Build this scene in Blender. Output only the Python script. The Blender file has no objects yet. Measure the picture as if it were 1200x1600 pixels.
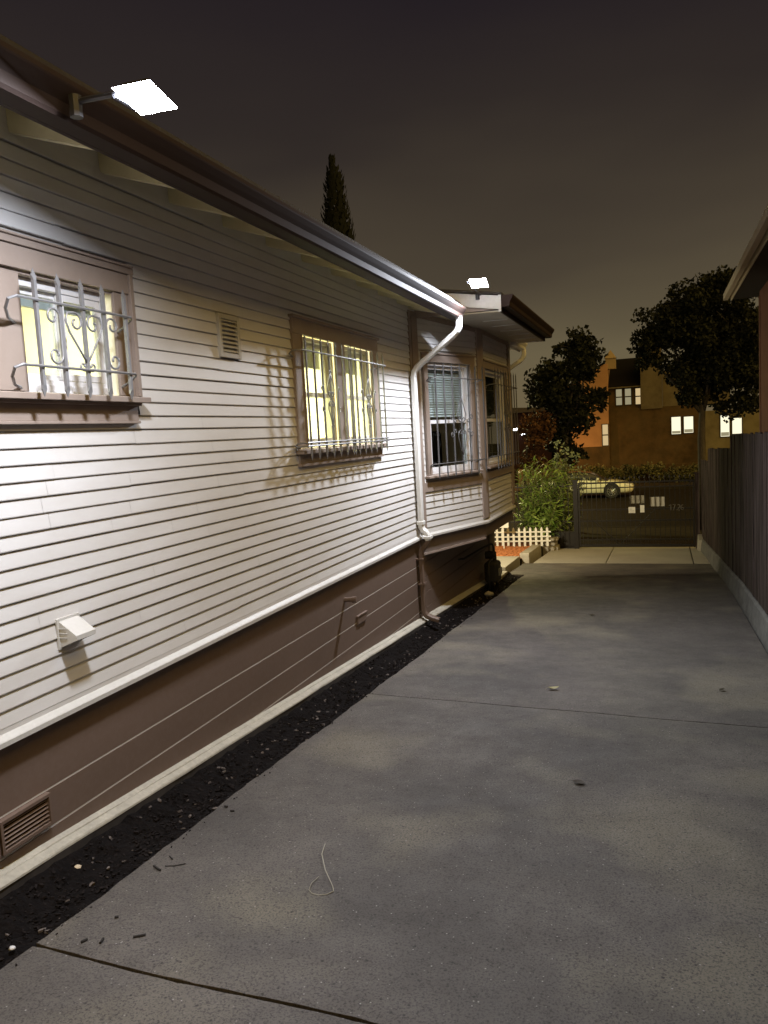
import bpy, bmesh, math, random
from mathutils import Matrix, Vector
random.seed(7)
scene = bpy.context.scene
# ------------------------------------------------------------------ camera
cam_d = bpy.data.cameras.new("camera"); cam = bpy.data.objects.new("camera", cam_d)
scene.collection.objects.link(cam); scene.camera = cam
cam_d.sensor_fit = 'VERTICAL'; cam_d.sensor_height = 36.0; cam_d.sensor_width = 27.0; cam_d.lens = 27.0
cam_d.clip_start = 0.05; cam_d.clip_end = 2000.0
RX = Vector((0.93976192, 0.33727150, -0.05563691))      # camera right in world (X out from wall, Y along it, Z up)
DN = Vector((-0.01856469, -0.11216419, -0.99351625))    # image-down
FW = Vector((-0.34132519, 0.93470162, -0.0991463))      # forward
m = Matrix((( RX.x, -DN.x, -FW.x, 2.5), (RX.y, -DN.y, -FW.y, 0.0), (RX.z, -DN.z, -FW.z, 1.6), (0, 0, 0, 1)))
cam.matrix_world = m
# ------------------------------------------------------------------ night sky
w = bpy.data.worlds.new("World"); scene.world = w; w.use_nodes = True
nt = w.node_tree; nt.nodes.clear()
wo = nt.nodes.new('ShaderNodeOutputWorld'); bg = nt.nodes.new('ShaderNodeBackground')
tc = nt.nodes.new('ShaderNodeTexCoord'); sp = nt.nodes.new('ShaderNodeSeparateXYZ'); cr = nt.nodes.new('ShaderNodeValToRGB')
ns = nt.nodes.new('ShaderNodeTexNoise'); ns.inputs['Scale'].default_value = 1.7; ns.inputs['Detail'].default_value = 3
mp = nt.nodes.new('ShaderNodeMapping'); mp.inputs['Scale'].default_value = (1, 1, 3.5)
ma = nt.nodes.new('ShaderNodeMath'); ma.operation = 'MULTIPLY_ADD'; ma.inputs[1].default_value = 0.17
nt.links.new(tc.outputs['Generated'], sp.inputs[0]); nt.links.new(tc.outputs['Generated'], mp.inputs[0]); nt.links.new(mp.outputs[0], ns.inputs['Vector'])
sb = nt.nodes.new('ShaderNodeMath'); sb.operation = 'SUBTRACT'; sb.inputs[1].default_value = 0.085
nt.links.new(sp.outputs[2], sb.inputs[0])
nt.links.new(ns.outputs['Fac'], ma.inputs[0]); nt.links.new(sb.outputs[0], ma.inputs[2]); nt.links.new(ma.outputs[0], cr.inputs[0])
el = cr.color_ramp.elements
el[0].position = 0.0; el[0].color = (.150, .114, .060, 1)
el[1].position = 1.0; el[1].color = (.007, .0055, .010, 1)
for p, c in ((.10, (.135, .108, .060)), (.22, (.068, .053, .035)), (.36, (.029, .0222, .0195)), (.52, (.0145, .0108, .0148))):
    e = el.new(p); e.color = (*c, 1)
gd = nt.nodes.new('ShaderNodeVectorMath'); gd.operation = 'DOT_PRODUCT'; gd.inputs[1].default_value = Vector((.85, -.36, .42)).normalized()
nt.links.new(tc.outputs['Generated'], gd.inputs[0])
gr = nt.nodes.new('ShaderNodeMapRange'); gr.inputs[1].default_value = .25; gr.inputs[2].default_value = 1.0; gr.inputs[3].default_value = 0.0; gr.inputs[4].default_value = 1.0; gr.interpolation_type = 'SMOOTHSTEP'
nt.links.new(gd.outputs['Value'], gr.inputs[0])
gc = nt.nodes.new('ShaderNodeMix'); gc.data_type = 'RGBA'; gc.blend_type = 'ADD'; gc.inputs[7].default_value = (1.85, 1.20, .30, 1)   # warm glow added behind the camera to light the upper wall
nt.links.new(gr.outputs[0], gc.inputs[0]); nt.links.new(cr.outputs[0], gc.inputs[6])
nt.links.new(gc.outputs[2], bg.inputs[0]); bg.inputs[1].default_value = 1.0
nt.links.new(bg.outputs[0], wo.inputs[0])
scene.view_settings.view_transform = 'Standard'; scene.view_settings.look = 'None'
scene.view_settings.exposure = 0.0; scene.view_settings.gamma = 1.0
scene.render.engine = 'CYCLES'
cy = scene.cycles
cy.use_denoising = True; cy.max_bounces = 8; cy.diffuse_bounces = 4; cy.transparent_max_bounces = 12
cy.sample_clamp_indirect = 4.0; cy.use_light_tree = True
# lamp strengths (emission of the real lamp faces)
FLOOD1, FLOOD2, PORCH, ROOM = 940.0, 2050.0, 1150.0, 5.5

# ------------------------------------------------------------------ helpers
COL = scene.collection
def G(y):                                   # ground height of the driveway
    return -0.065 * y
def empty(name, loc=(0, 0, 0)):
    o = bpy.data.objects.new(name, None); COL.objects.link(o); o.location = loc; return o
def tag(o, label=None, cat=None, group=None, kind=None):
    if label: o['label'] = label
    if cat: o['category'] = cat
    if group: o['group'] = group
    if kind: o['kind'] = kind
    return o
class MB:
    def __init__(s, T=None): s.v = []; s.f = []; s.T = T
    def add(s, vs, fs):
        n = len(s.v)
        s.v += [tuple(s.T @ Vector(p)) if s.T is not None else tuple(p) for p in vs]
        s.f += [tuple(i + n for i in f) for f in fs]
        return s
    def box(s, x0, x1, y0, y1, z0, z1):
        return s.add([(x0,y0,z0),(x1,y0,z0),(x1,y1,z0),(x0,y1,z0),(x0,y0,z1),(x1,y0,z1),(x1,y1,z1),(x0,y1,z1)],
                     [(0,3,2,1),(4,5,6,7),(0,1,5,4),(1,2,6,5),(2,3,7,6),(3,0,4,7)])
    def hexa(s, pts): 
        return s.add(pts, [(0,3,2,1),(4,5,6,7),(0,1,5,4),(1,2,6,5),(2,3,7,6),(3,0,4,7)])
    def quad(s, a, b, c, d): return s.add([a, b, c, d], [(0, 1, 2, 3)])
    def extr(s, prof, y0, y1, axis='y', cap=True):   # prof: list of (x,z) closed polygon, extruded along y
        n = len(prof)
        vs = [(p[0], y0, p[1]) for p in prof] + [(p[0], y1, p[1]) for p in prof]
        fs = [(i, (i+1) % n, n + (i+1) % n, n + i) for i in range(n)]
        if cap: fs += [tuple(range(n-1, -1, -1)), tuple(range(n, 2*n))]
        return s.add(vs, fs)
    def extx(s, prof, x0, x1, cap=True):             # prof (y,z) extruded along x
        n = len(prof)
        vs = [(x0, p[0], p[1]) for p in prof] + [(x1, p[0], p[1]) for p in prof]
        fs = [(i, (i+1) % n, n + (i+1) % n, n + i) for i in range(n)]
        if cap: fs += [tuple(range(n-1, -1, -1)), tuple(range(n, 2*n))]
        return s.add(vs, fs)
    def extz(s, prof, z0, z1):
        n = len(prof)
        vs = [(p[0], p[1], z0) for p in prof] + [(p[0], p[1], z1) for p in prof]
        fs = [(i, (i+1) % n, n + (i+1) % n, n + i) for i in range(n)] + [tuple(range(n-1, -1, -1)), tuple(range(n, 2*n))]
        return s.add(vs, fs)
    def tube(s, path, r, n=8, r2=None, flat=None):
        P = [Vector(p) for p in path]; m_ = len(P); vs = []; 
        up = None
        for i, p in enumerate(P):
            t = (P[min(i+1, m_-1)] - P[max(i-1, 0)])
            t = t.normalized() if t.length > 1e-9 else Vector((0, 0, 1))
            if up is None:
                up = Vector((1, 0, 0)) if abs(t.x) < .8 else Vector((0, 1, 0))
            a = t.cross(up)
            if a.length < 1e-4: a = t.cross(Vector((0, 1, 0)) if abs(t.y) < .8 else Vector((0, 0, 1)))
            a.normalize(); b = a.cross(t).normalized(); up = b
            rr = r if r2 is None else r + (r2 - r) * i / (m_ - 1)
            for k in range(n):
                an = 2 * math.pi * (k + .5) / n
                vs.append(p + a * math.cos(an) * rr + b * math.sin(an) * (rr if flat is None else flat))
        fs = []
        for i in range(m_ - 1):
            for k in range(n):
                fs.append((i*n+k, i*n+(k+1) % n, (i+1)*n+(k+1) % n, (i+1)*n+k))
        fs.append(tuple(range(n-1, -1, -1))); fs.append(tuple((m_-1)*n + k for k in range(n)))
        return s.add(vs, fs)
    def build(s, name, mat, parent=None, smooth=False, bevel=0, recalc=True):
        me = bpy.data.meshes.new(name)
        if parent is not None:
            inv = parent.matrix_basis.inverted()
            p = parent
            while p.parent is not None:
                p = p.parent; inv = inv @ p.matrix_basis.inverted()
            vv = [tuple(inv @ Vector(q)) for q in s.v]
        else: vv = s.v
        me.from_pydata(vv, [], s.f)
        if recalc:
            bm = bmesh.new(); bm.from_mesh(me); bmesh.ops.recalc_face_normals(bm, faces=bm.faces[:]); bm.to_mesh(me); bm.free()
        me.materials.append(mat)
        o = bpy.data.objects.new(name, me); COL.objects.link(o)
        if parent is not None: o.parent = parent
        if smooth:
            for p in me.polygons: p.use_smooth = True
        if bevel:
            b = o.modifiers.new('bevel', 'BEVEL'); b.width = bevel; b.segments = 2; b.limit_method = 'ANGLE'; b.angle_limit = math.radians(40)
        return o
def inst_frame(A, B):                        # local (s along A->B, o outward, z up) -> world
    A = Vector((A[0], A[1], 0)); B = Vector((B[0], B[1], 0)); d = (B - A).normalized()
    n = Vector((d.y, -d.x, 0))
    return Matrix(((d.x, n.x, 0, A.x), (d.y, n.y, 0, A.y), (0, 0, 1, 0), (0, 0, 0, 1)))

# ------------------------------------------------------------------ materials
def mat(name, col, rough=.6, metal=0, noise=None, bump=None, emit=None, spec=.5, noise2=None, coat=0):
    """noise=(scale, colour, amount[, stretch]) mixes a second colour; bump=(scale, strength, distance)"""
    M = bpy.data.materials.new(name); M.use_nodes = True; t = M.node_tree; b = t.nodes['Principled BSDF']
    b.inputs['Base Color'].default_value = (*col, 1); b.inputs['Roughness'].default_value = rough
    b.inputs['Metallic'].default_value = metal; b.inputs['Specular IOR Level'].default_value = spec
    b.inputs['Coat Weight'].default_value = coat
    c = t.nodes.new('ShaderNodeTexCoord'); last = None
    for nz in (noise, noise2):
        if not nz: continue
        n = t.nodes.new('ShaderNodeTexNoise'); n.inputs['Scale'].default_value = nz[0]; n.inputs['Detail'].default_value = 6; n.inputs['Roughness'].default_value = .65
        if len(nz) > 3:
            mpn = t.nodes.new('ShaderNodeMapping'); mpn.inputs['Scale'].default_value = nz[3]
            t.links.new(c.outputs['Object'], mpn.inputs[0]); t.links.new(mpn.outputs[0], n.inputs['Vector'])
        else: t.links.new(c.outputs['Object'], n.inputs['Vector'])
        r = t.nodes.new('ShaderNodeMapRange'); r.inputs[1].default_value = .40; r.inputs[2].default_value = .68; r.inputs[4].default_value = nz[2]
        t.links.new(n.outputs['Fac'], r.inputs[0])
        x = t.nodes.new('ShaderNodeMix'); x.data_type = 'RGBA'
        t.links.new(r.outputs[0], x.inputs[0])
        if last is None: x.inputs[6].default_value = (*col, 1)
        else: t.links.new(last, x.inputs[6])
        x.inputs[7].default_value = (*nz[1], 1); last = x.outputs[2]
    if last is not None: t.links.new(last, b.inputs['Base Color'])
    if bump:
        n = t.nodes.new('ShaderNodeTexNoise'); n.inputs['Scale'].default_value = bump[0]; n.inputs['Detail'].default_value = 8
        t.links.new(c.outputs['Object'], n.inputs['Vector'])
        bp = t.nodes.new('ShaderNodeBump'); bp.inputs['Strength'].default_value = bump[1]; bp.inputs['Distance'].default_value = bump[2]
        t.links.new(n.outputs['Fac'], bp.inputs['Height']); t.links.new(bp.outputs[0], b.inputs['Normal'])
    if emit:
        b.inputs['Emission Color'].default_value = (*emit[0], 1); b.inputs['Emission Strength'].default_value = emit[1]
    return M
def emis(name, col, k, back=None):
    M = bpy.data.materials.new(name); M.use_nodes = True; t = M.node_tree; t.nodes.clear()
    o = t.nodes.new('ShaderNodeOutputMaterial'); e = t.nodes.new('ShaderNodeEmission')
    e.inputs[0].default_value = (*col, 1); e.inputs[1].default_value = k; t.links.new(e.outputs[0], o.inputs[0]); return M
def glass(name, tint=(.92, .96, .95)):
    M = bpy.data.materials.new(name); M.use_nodes = True; t = M.node_tree; t.nodes.clear()
    o = t.nodes.new('ShaderNodeOutputMaterial'); tr = t.nodes.new('ShaderNodeBsdfTransparent'); gl = t.nodes.new('ShaderNodeBsdfGlossy')
    tr.inputs[0].default_value = (*tint, 1); gl.inputs['Roughness'].default_value = .02
    g = t.nodes.new('ShaderNodeNewGeometry'); vm = t.nodes.new('ShaderNodeVectorMath'); vm.operation = 'DOT_PRODUCT'
    t.links.new(g.outputs['Normal'], vm.inputs[0]); t.links.new(g.outputs['Incoming'], vm.inputs[1])
    def mth(op, a, v=None, v0=None):
        n = t.nodes.new('ShaderNodeMath'); n.operation = op
        if v0 is not None: n.inputs[0].default_value = v0; t.links.new(a, n.inputs[1])
        else:
            t.links.new(a, n.inputs[0])
            if v is not None: n.inputs[1].default_value = v
        return n.outputs[0]
    f_ = mth('ADD', mth('MULTIPLY', mth('POWER', mth('SUBTRACT', mth('ABSOLUTE', vm.outputs['Value']), v0=1.0), 5.0), .96), .04)
    mx = t.nodes.new('ShaderNodeMixShader'); t.links.new(f_, mx.inputs[0]); t.links.new(tr.outputs[0], mx.inputs[1]); t.links.new(gl.outputs[0], mx.inputs[2]); t.links.new(mx.outputs[0], o.inputs[0])
    return M
M_SID = mat('white_siding_paint', (.76, .758, .76), .45, noise=(1.6, (.66, .65, .63), .7, (1, .35, 1)), noise2=(9, (.56, .53, .49), .30, (1, .25, 1)), bump=(60, .08, .002))
M_WTRIM = mat('white_trim_paint', (.64, .635, .61), .5, noise=(5, (.54, .53, .50), .6), noise2=(30, (.44, .42, .39), .25))
M_CREAM = mat('warm_lit_cream_soffit_paint', (.80, .74, .50), .6, noise=(3, (.70, .65, .43), .5), bump=(30, .06, .002))  # cream made yellower to stand in for warm light under the eave
M_BRN = mat('taupe_trim_paint', (.345, .278, .236), .5, noise=(6, (.285, .225, .188), .6), bump=(50, .08, .002))
M_SKIRT = mat('taupe_skirt_paint', (.165, .114, .088), .6, noise=(2.2, (.135, .094, .071), .7, (1, .4, 1)), noise2=(40, (.20, .15, .13), .3), bump=(45, .10, .002))
M_GUT = mat('brown_gutter_enamel', (.036, .023, .019), .62, spec=.12, noise=(3, (.026, .017, .014), .6, (1, .15, 1)))
M_GUTW = mat('white_gutter_enamel', (.78, .78, .76), .35)
M_VINYL = mat('white_vinyl', (.82, .82, .84), .35)
M_IRON = mat('grey_painted_iron', (.26, .26, .27), .42, metal=.25, noise=(30, (.20, .19, .185), .5))
M_IRON2 = mat('black_iron', (.016, .013, .011), .55, spec=.3)
M_ROOF = mat('asphalt_shingle', (.04, .036, .035), .9, noise=(20, (.03, .03, .03), .8), bump=(60, .4, .01))
M_GLASS = glass('window_glass')
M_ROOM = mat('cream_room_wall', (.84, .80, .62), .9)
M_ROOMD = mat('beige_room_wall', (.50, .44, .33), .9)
M_BLIND = mat('window_shade', (.80, .78, .60), .8)
M_BLINDG = mat('grey_window_blind', (.64, .66, .68), .6, noise=(40, (.54, .56, .58), .7, (.1, .1, 1)))
M_FOOT = mat('concrete_footing', (.50, .475, .40), .8, noise=(7, (.36, .34, .29), .8), noise2=(50, (.25, .23, .20), .35), bump=(40, .35, .006))
M_DARK = mat('dark_soil', (.006, .005, .005), .98, spec=.1, noise=(30, (.014, .011, .010), .6), bump=(50, .8, .02))
M_CHIP = mat('dark_bark_chip', (.010, .008, .008), .95, noise=(14, (.028, .022, .021), .7), spec=.15)
M_CHIPL = mat('pale_bark_chip', (.16, .135, .125), .85, noise=(14, (.06, .05, .045), .9))
M_RED = mat('red_bark_mulch', (.52, .20, .07), .9, noise=(16, (.26, .085, .03), .8))
M_REDS = mat('red_bark_ground', (.22, .075, .03), .95)
M_PICK = mat('white_plastic_fence', (.84, .82, .74), .5)
M_STONE = mat('stone_block', (.42, .39, .33), .85, noise=(12, (.30, .27, .22), .8), bump=(40, .4, .01))
M_WOOD = mat('weathered_fence_wood', (.036, .024, .021), .85, spec=.15, noise=(7, (.150, .115, .105), .85, (5, 5, .18)), noise2=(3, (.012, .008, .008), .95, (3, 3, .3)), bump=(30, .5, .01))
M_CURB = mat('rough_curb_concrete', (.13, .126, .116), .9, noise=(5, (.06, .058, .054), .95), noise2=(25, (.20, .195, .18), .45), bump=(18, .7, .02))
M_APRON = mat('pale_concrete', (.40, .375, .31), .85, noise=(1.6, (.31, .29, .24), .7), noise2=(20, (.30, .27, .22), .35), bump=(60, .3, .004))
M_ASPH = mat('asphalt', (.013, .010, .008), .98, spec=.03, noise=(4, (.009, .007, .006), .6), bump=(80, .3, .01))
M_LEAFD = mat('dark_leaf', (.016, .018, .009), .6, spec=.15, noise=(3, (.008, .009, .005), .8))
M_LEAFR = mat('orange_lit_leaf', (.10, .045, .018), .6, spec=.2, noise=(3, (.03, .014, .006), .9))  # orange lamplight on the foliage put into the leaf colour
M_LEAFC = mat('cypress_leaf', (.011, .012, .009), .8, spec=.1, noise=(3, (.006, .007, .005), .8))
M_OLE = mat('oleander_leaf', (.21, .34, .06), .36, noise=(2.5, (.06, .13, .02), .85), noise2=(8, (.42, .46, .12), .55))
M_PALEL = mat('pale_green_leaf', (.27, .31, .16), .5, noise=(5, (.12, .16, .07), .8))
M_BARK = mat('bark', (.06, .048, .038), .9, noise=(8, (.03, .025, .02), .8, (3, 3, .5)), bump=(12, .8, .03))
M_STEM = mat('green_stem', (.14, .13, .06), .7)

def concrete_mat():
    M = bpy.data.materials.new('driveway_concrete'); M.use_nodes = True; t = M.node_tree; b = t.nodes['Principled BSDF']
    c = t.nodes.new('ShaderNodeTexCoord')
    def N(kind, **k):
        n = t.nodes.new(kind)
        for a, v in k.items(): n.inputs[a].default_value = v
        t.links.new(c.outputs['Object'], n.inputs['Vector']); return n
    def MR(src, a, b_, lo, hi):
        r = t.nodes.new('ShaderNodeMapRange'); r.inputs[1].default_value = a; r.inputs[2].default_value = b_; r.inputs[3].default_value = lo; r.inputs[4].default_value = hi
        t.links.new(src, r.inputs[0]); return r.outputs[0]
    def MX(f, a, bcol, mode='MIX'):
        x = t.nodes.new('ShaderNodeMix'); x.data_type = 'RGBA'; x.blend_type = mode
        t.links.new(f, x.inputs[0])
        if isinstance(a, tuple): x.inputs[6].default_value = (*a, 1)
        else: t.links.new(a, x.inputs[6])
        x.inputs[7].default_value = (*bcol, 1); return x.outputs[2]
    n1 = N('ShaderNodeTexNoise', Scale=.9, Detail=5, Roughness=.6); n2 = N('ShaderNodeTexNoise', Scale=5, Detail=8, Roughness=.7)
    n3 = N('ShaderNodeTexNoise', Scale=120, Detail=5, Roughness=.75); v = N('ShaderNodeTexVoronoi', Scale=70); v2 = N('ShaderNodeTexVoronoi', Scale=42)
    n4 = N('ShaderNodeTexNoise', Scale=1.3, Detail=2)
    col = MX(MR(n1.outputs[0], .38, .62, 0, 1), (.146, .130, .115), (.090, .081, .073))
    col = MX(MR(n2.outputs[0], .42, .74, 0, .42), col, (.070, .064, .062))
    col = MX(MR(n4.outputs[0], .52, .70, 0, .70), col, (.215, .192, .145))  # pale warm patches stand in for pools of light on the driveway
    col = MX(MR(n3.outputs[0], .49, .62, 0, .85), col, (.034, .031, .030))
    spk = t.nodes.new('ShaderNodeMath'); spk.operation = 'MULTIPLY'
    s1 = t.nodes.new('ShaderNodeSeparateColor'); t.links.new(v.outputs['Color'], s1.inputs[0])
    t.links.new(MR(v.outputs['Distance'], .10, .26, 1, 0), spk.inputs[0]); t.links.new(MR(s1.outputs[0], .88, .97, 0, 1), spk.inputs[1])
    col = MX(spk.outputs[0], col, (.38, .36, .34))
    spk2 = t.nodes.new('ShaderNodeMath'); spk2.operation = 'MULTIPLY'
    s2 = t.nodes.new('ShaderNodeSeparateColor'); t.links.new(v2.outputs['Color'], s2.inputs[0])
    t.links.new(MR(v2.outputs['Distance'], .10, .30, 1, 0), spk2.inputs[0]); t.links.new(MR(s2.outputs[1], .78, .90, 0, .9), spk2.inputs[1])
    col = MX(spk2.outputs[0], col, (.03, .028, .027))
    t.links.new(col, b.inputs['Base Color']); b.inputs['Specular IOR Level'].default_value = .35
    t.links.new(MR(n2.outputs[0], .3, .7, .60, .85), b.inputs['Roughness'])
    ad = t.nodes.new('ShaderNodeMath'); ad.operation = 'MULTIPLY_ADD'; ad.inputs[1].default_value = 3.0
    t.links.new(n2.outputs[0], ad.inputs[0]); t.links.new(n3.outputs[0], ad.inputs[2])
    bp = t.nodes.new('ShaderNodeBump'); bp.inputs['Strength'].default_value = .8; bp.inputs['Distance'].default_value = .005
    t.links.new(ad.outputs[0], bp.inputs['Height']); t.links.new(bp.outputs[0], b.inputs['Normal'])
    return M
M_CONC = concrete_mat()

# ------------------------------------------------------------------ GROUND
def gz(y):
    pts = [(-30, 1.9), (0, -.06), (17.2, -1.178), (19.4, -1.30), (24, -1.80), (27, -2.06), (60, -2.12), (400, -2.3)]
    for (a, za), (b, zb) in zip(pts, pts[1:]):
        if y <= b: return za + (zb - za) * (y - a) / (b - a)
    return -2.3
b = MB(); ys = [-30, -10, 0, 5, 10, 14, 17.2, 18.2, 19.4, 21, 24, 27, 35, 44, 60, 120, 200]; xs = [-150, -60, -20, -5, 0, 3, 6, 20, 60, 150]
for i in range(len(ys)-1):
    for j in range(len(xs)-1):
        b.quad(*[(x, y, gz(y) - .14 * (1 if y < 18 else .0) - .02) for x, y in ((xs[j], ys[i]), (xs[j+1], ys[i]), (xs[j+1], ys[i+1]), (xs[j], ys[i+1]))])
tag(b.build('ground', mat('ground_earth', (.022, .018, .013), .98, spec=.03, noise=(1, (.012, .012, .008), .8)), recalc=False), kind='structure')
# driveway slabs
def slab(b, yf0, yf1, xl, xr, n=26, th=.12, dz=0.0, nx=48):
    """yf0, yf1: functions of x for the near and far edge; xl, xr functions of y"""
    top = []
    for i in range(n + 1):
        row = []
        for j in range(nx + 1):
            u = j / nx; ymid = yf0(1.8) + (yf1(1.8) - yf0(1.8)) * i / n
            x = xl(ymid) + (xr(ymid) - xl(ymid)) * u
            y = yf0(x) + (yf1(x) - yf0(x)) * i / n
            e = -.004 if (i in (0, n) or j in (0, nx)) else 0
            row.append((x, y, G(y) + dz + e))
        top.append(row)
    vs = [p for r in top for p in r]; W = nx + 1
    fs = [(i*W+j, i*W+j+1, (i+1)*W+j+1, (i+1)*W+j) for i in range(n) for j in range(nx)]
    ring = [(0, j) for j in range(W)] + [(i, nx) for i in range(1, n+1)] + [(n, j) for j in range(nx-1, -1, -1)] + [(i, 0) for i in range(n-1, 0, -1)]
    k = len(vs)
    for (i, j) in ring: p = top[i][j]; vs.append((p[0], p[1], p[2] - th))
    for q in range(len(ring)):
        a = ring[q]; c = ring[(q+1) % len(ring)]
        fs.append((a[0]*W+a[1], c[0]*W+c[1], k + (q+1) % len(ring), k + q))
    b.add(vs, fs)
wob = lambda y: .375 + .006*math.sin(y*3.1) + .004*math.sin(y*8.7+1) + .0025*math.sin(y*23) + .002*math.sin(y*41+2) - (.05 * max(0, (y-6)/6.6))
b = MB()
rag = lambda x, s_: .0016*math.sin(x*61+s_) + .0013*math.sin(x*97+2*s_) + .0010*math.sin(x*173+s_*3)
j1 = lambda x: 1.955 - .012*(x-.37) + .006*math.sin(x*5); j2 = lambda x: 5.265 - .060*(x-.35) + .004*math.sin(x*7)
slab(b, lambda x: -4.0, lambda x: j1(x) - .0055 + rag(x, 1), wob, lambda y: 3.33, n=80)
slab(b, lambda x: j1(x) + .0055 + rag(x, 4), lambda x: j2(x) - .011 + rag(x, 2), wob, lambda y: 3.33, dz=.003, n=80)
slab(b, lambda x: j2(x) + .011 + rag(x, 5), lambda x: 12.55, wob, lambda y: 3.33, n=120)
slab(b, lambda x: 12.553, lambda x: 14.28, lambda y: .03 + .0*y, lambda y: 3.30, n=8)
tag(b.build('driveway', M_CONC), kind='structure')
b = MB()
for jf in (j1, j2):
    for i in range(30):
        xa, xb = .40 + i*2.9/30, .40 + (i+1)*2.9/30
        b.quad((xa, jf(xa)-.012, G(jf(xa))-.030), (xb, jf(xb)-.012, G(jf(xb))-.030), (xb, jf(xb)+.012, G(jf(xb))-.030), (xa, jf(xa)+.012, G(jf(xa))-.030))
tag(b.build('joint_filler', mat('joint_dirt', (.016, .011, .009), .95, spec=.1, noise=(30, (.04, .028, .02), .7)), recalc=False), kind='structure')
b = MB()
b.quad((.05, 10.2, G(10.2)+.0035), (.05, 10.2, G(10.2)+.0035), (.05, 10.2, G(10.2)+.0035), (.05, 10.2, G(10.2)+.0035)) if False else None
cut = lambda x: 17.02 - 2.5*(x - 1.44)
# apron of pale concrete in front of the gate, two fields with joints
slab(b, lambda x: 14.295, lambda x: 17.5, lambda y: .2, lambda y: 1.50 - .012*(y-14.3), n=6, dz=.004)
slab(b, lambda x: 14.295, lambda x: 17.5, lambda y: 1.515 - .012*(y-14.3), lambda y: 2.98 + .01*(y-14.3), n=6, dz=.004)
slab(b, lambda x: 14.295, lambda x: 17.5, lambda y: 3.0 + .01*(y-14.3), lambda y: 3.34, n=6, dz=.004, nx=2)
tag(b.build('path', M_APRON), kind='structure')
b = MB(); b.hexa([(-30,18.0,gz(18)-.1),(30,18.0,gz(18)-.1),(30,19.6,gz(19.6)-.1),(-30,19.6,gz(19.6)-.1),(-30,18.0,gz(18)),(30,18.0,gz(18)),(30,19.6,gz(19.6)),(-30,19.6,gz(19.6))])
tag(b.build('sidewalk', mat('dirty_sidewalk', (.030, .024, .018), .98, spec=.03, noise=(3, (.016, .013, .010), .8))), kind='structure')
b = MB()
b.hexa([(-80,27,-2.3),(80,27,-2.3),(80,43,-2.3),(-80,43,-2.3),(-80,27,-2.05),(80,27,-2.05),(80,43,-2.06),(-80,43,-2.06)])
tag(b.build('road', M_ASPH), kind='structure')
b = MB(); b.box(-80, 80, 43, 43.2, -2.3, -1.93); b.box(-80, 80, 43.2, 46, -2.3, -1.94)
b.box(-80, 80, 26.8, 27, -2.3, -1.92); b.box(-80, 80, 24.9, 26.8, -2.3, -1.93)
tag(b.build('pavement', bpy.data.materials['dirty_sidewalk']), kind='structure')
# dark mulch strip with chips
b = MB(); nyy = 220
rows = []
for i in range(nyy + 1):
    y = .2 + (12.6 - .2) * i / nyy; row = []
    for k in range(7):
        x = .03 + (.37 - .03 + .0) * k / 6
        if k == 6: x = wob(y) + .03 if y < 12.4 else wob(y)
        row.append((x, y, G(y) - .035 + .085*max(0, 1-k/2.6)**1.3 + random.uniform(-.010, .010)))
    rows.append(row)
b.add([p for r in rows for p in r], [(i*7+j, i*7+j+1, (i+1)*7+j+1, (i+1)*7+j) for i in range(nyy) for j in range(6)])
tag(b.build('soil', M_DARK), kind='structure')
def chips(name, matl, n, xr, yr, zf, smin, smax, label, seed):
    rnd = random.Random(seed); b = MB()
    for i in range(n):
        x = rnd.uniform(*xr); y = rnd.uniform(*yr); L = rnd.uniform(smin, smax); W = L * rnd.uniform(.25, .6); T = L*rnd.uniform(.08, .2)
        R = Matrix.Translation((x, y, zf(x, y) + rnd.uniform(0, .015))) @ Matrix.Rotation(rnd.uniform(0, 6.28), 4, 'Z') @ Matrix.Rotation(rnd.uniform(-.5, .5), 4, 'X') @ Matrix.Rotation(rnd.uniform(-.4, .4), 4, 'Y')
        q = rnd.uniform(.5, 1)
        m_ = rnd.choice((4, 5, 6)); a0 = rnd.uniform(0, 6.28)
        pg = [(L/2*math.cos(a0+6.283*k/m_+rnd.uniform(-.35, .35))*rnd.uniform(.6, 1), W/2*math.sin(a0+6.283*k/m_)*rnd.uniform(.6, 1.1), rnd.uniform(-.3, .6)*T) for k in range(m_)]
        vv = [tuple(R @ Vector((a, c, h+T*.6))) for a, c, h in pg] + [tuple(R @ Vector((a*.9, c*.9, h-T))) for a, c, h in pg]
        b.add(vv, [tuple(range(m_))] + [(k, (k+1) % m_, m_+(k+1) % m_, m_+k) for k in range(m_)])
    return tag(b.build(name, matl), label, 'mulch', kind='stuff')
chips('mulch', M_CHIP, 9000, (.06, .36), (.9, 12.5), lambda x, y: G(y) - .040 + .080*max(0, 1-(x-.03)/.145)**1.3, .008, .034, 'black bark mulch in the strip beside the house', 3)
chips('spilled_mulch', M_CHIP, 130, (.375, .43), (1.3, 12), lambda x, y: G(y) + .002, .006, .018, 'crumbs of black bark spilled over the driveway edge', 6)
chips('mulch', M_CHIPL, 330, (.06, .35), (1.2, 12.4), lambda x, y: G(y) - .034 + .080*max(0, 1-(x-.03)/.145)**1.3, .008, .042, 'paler bark flakes scattered over the dark mulch strip', 5)

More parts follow.
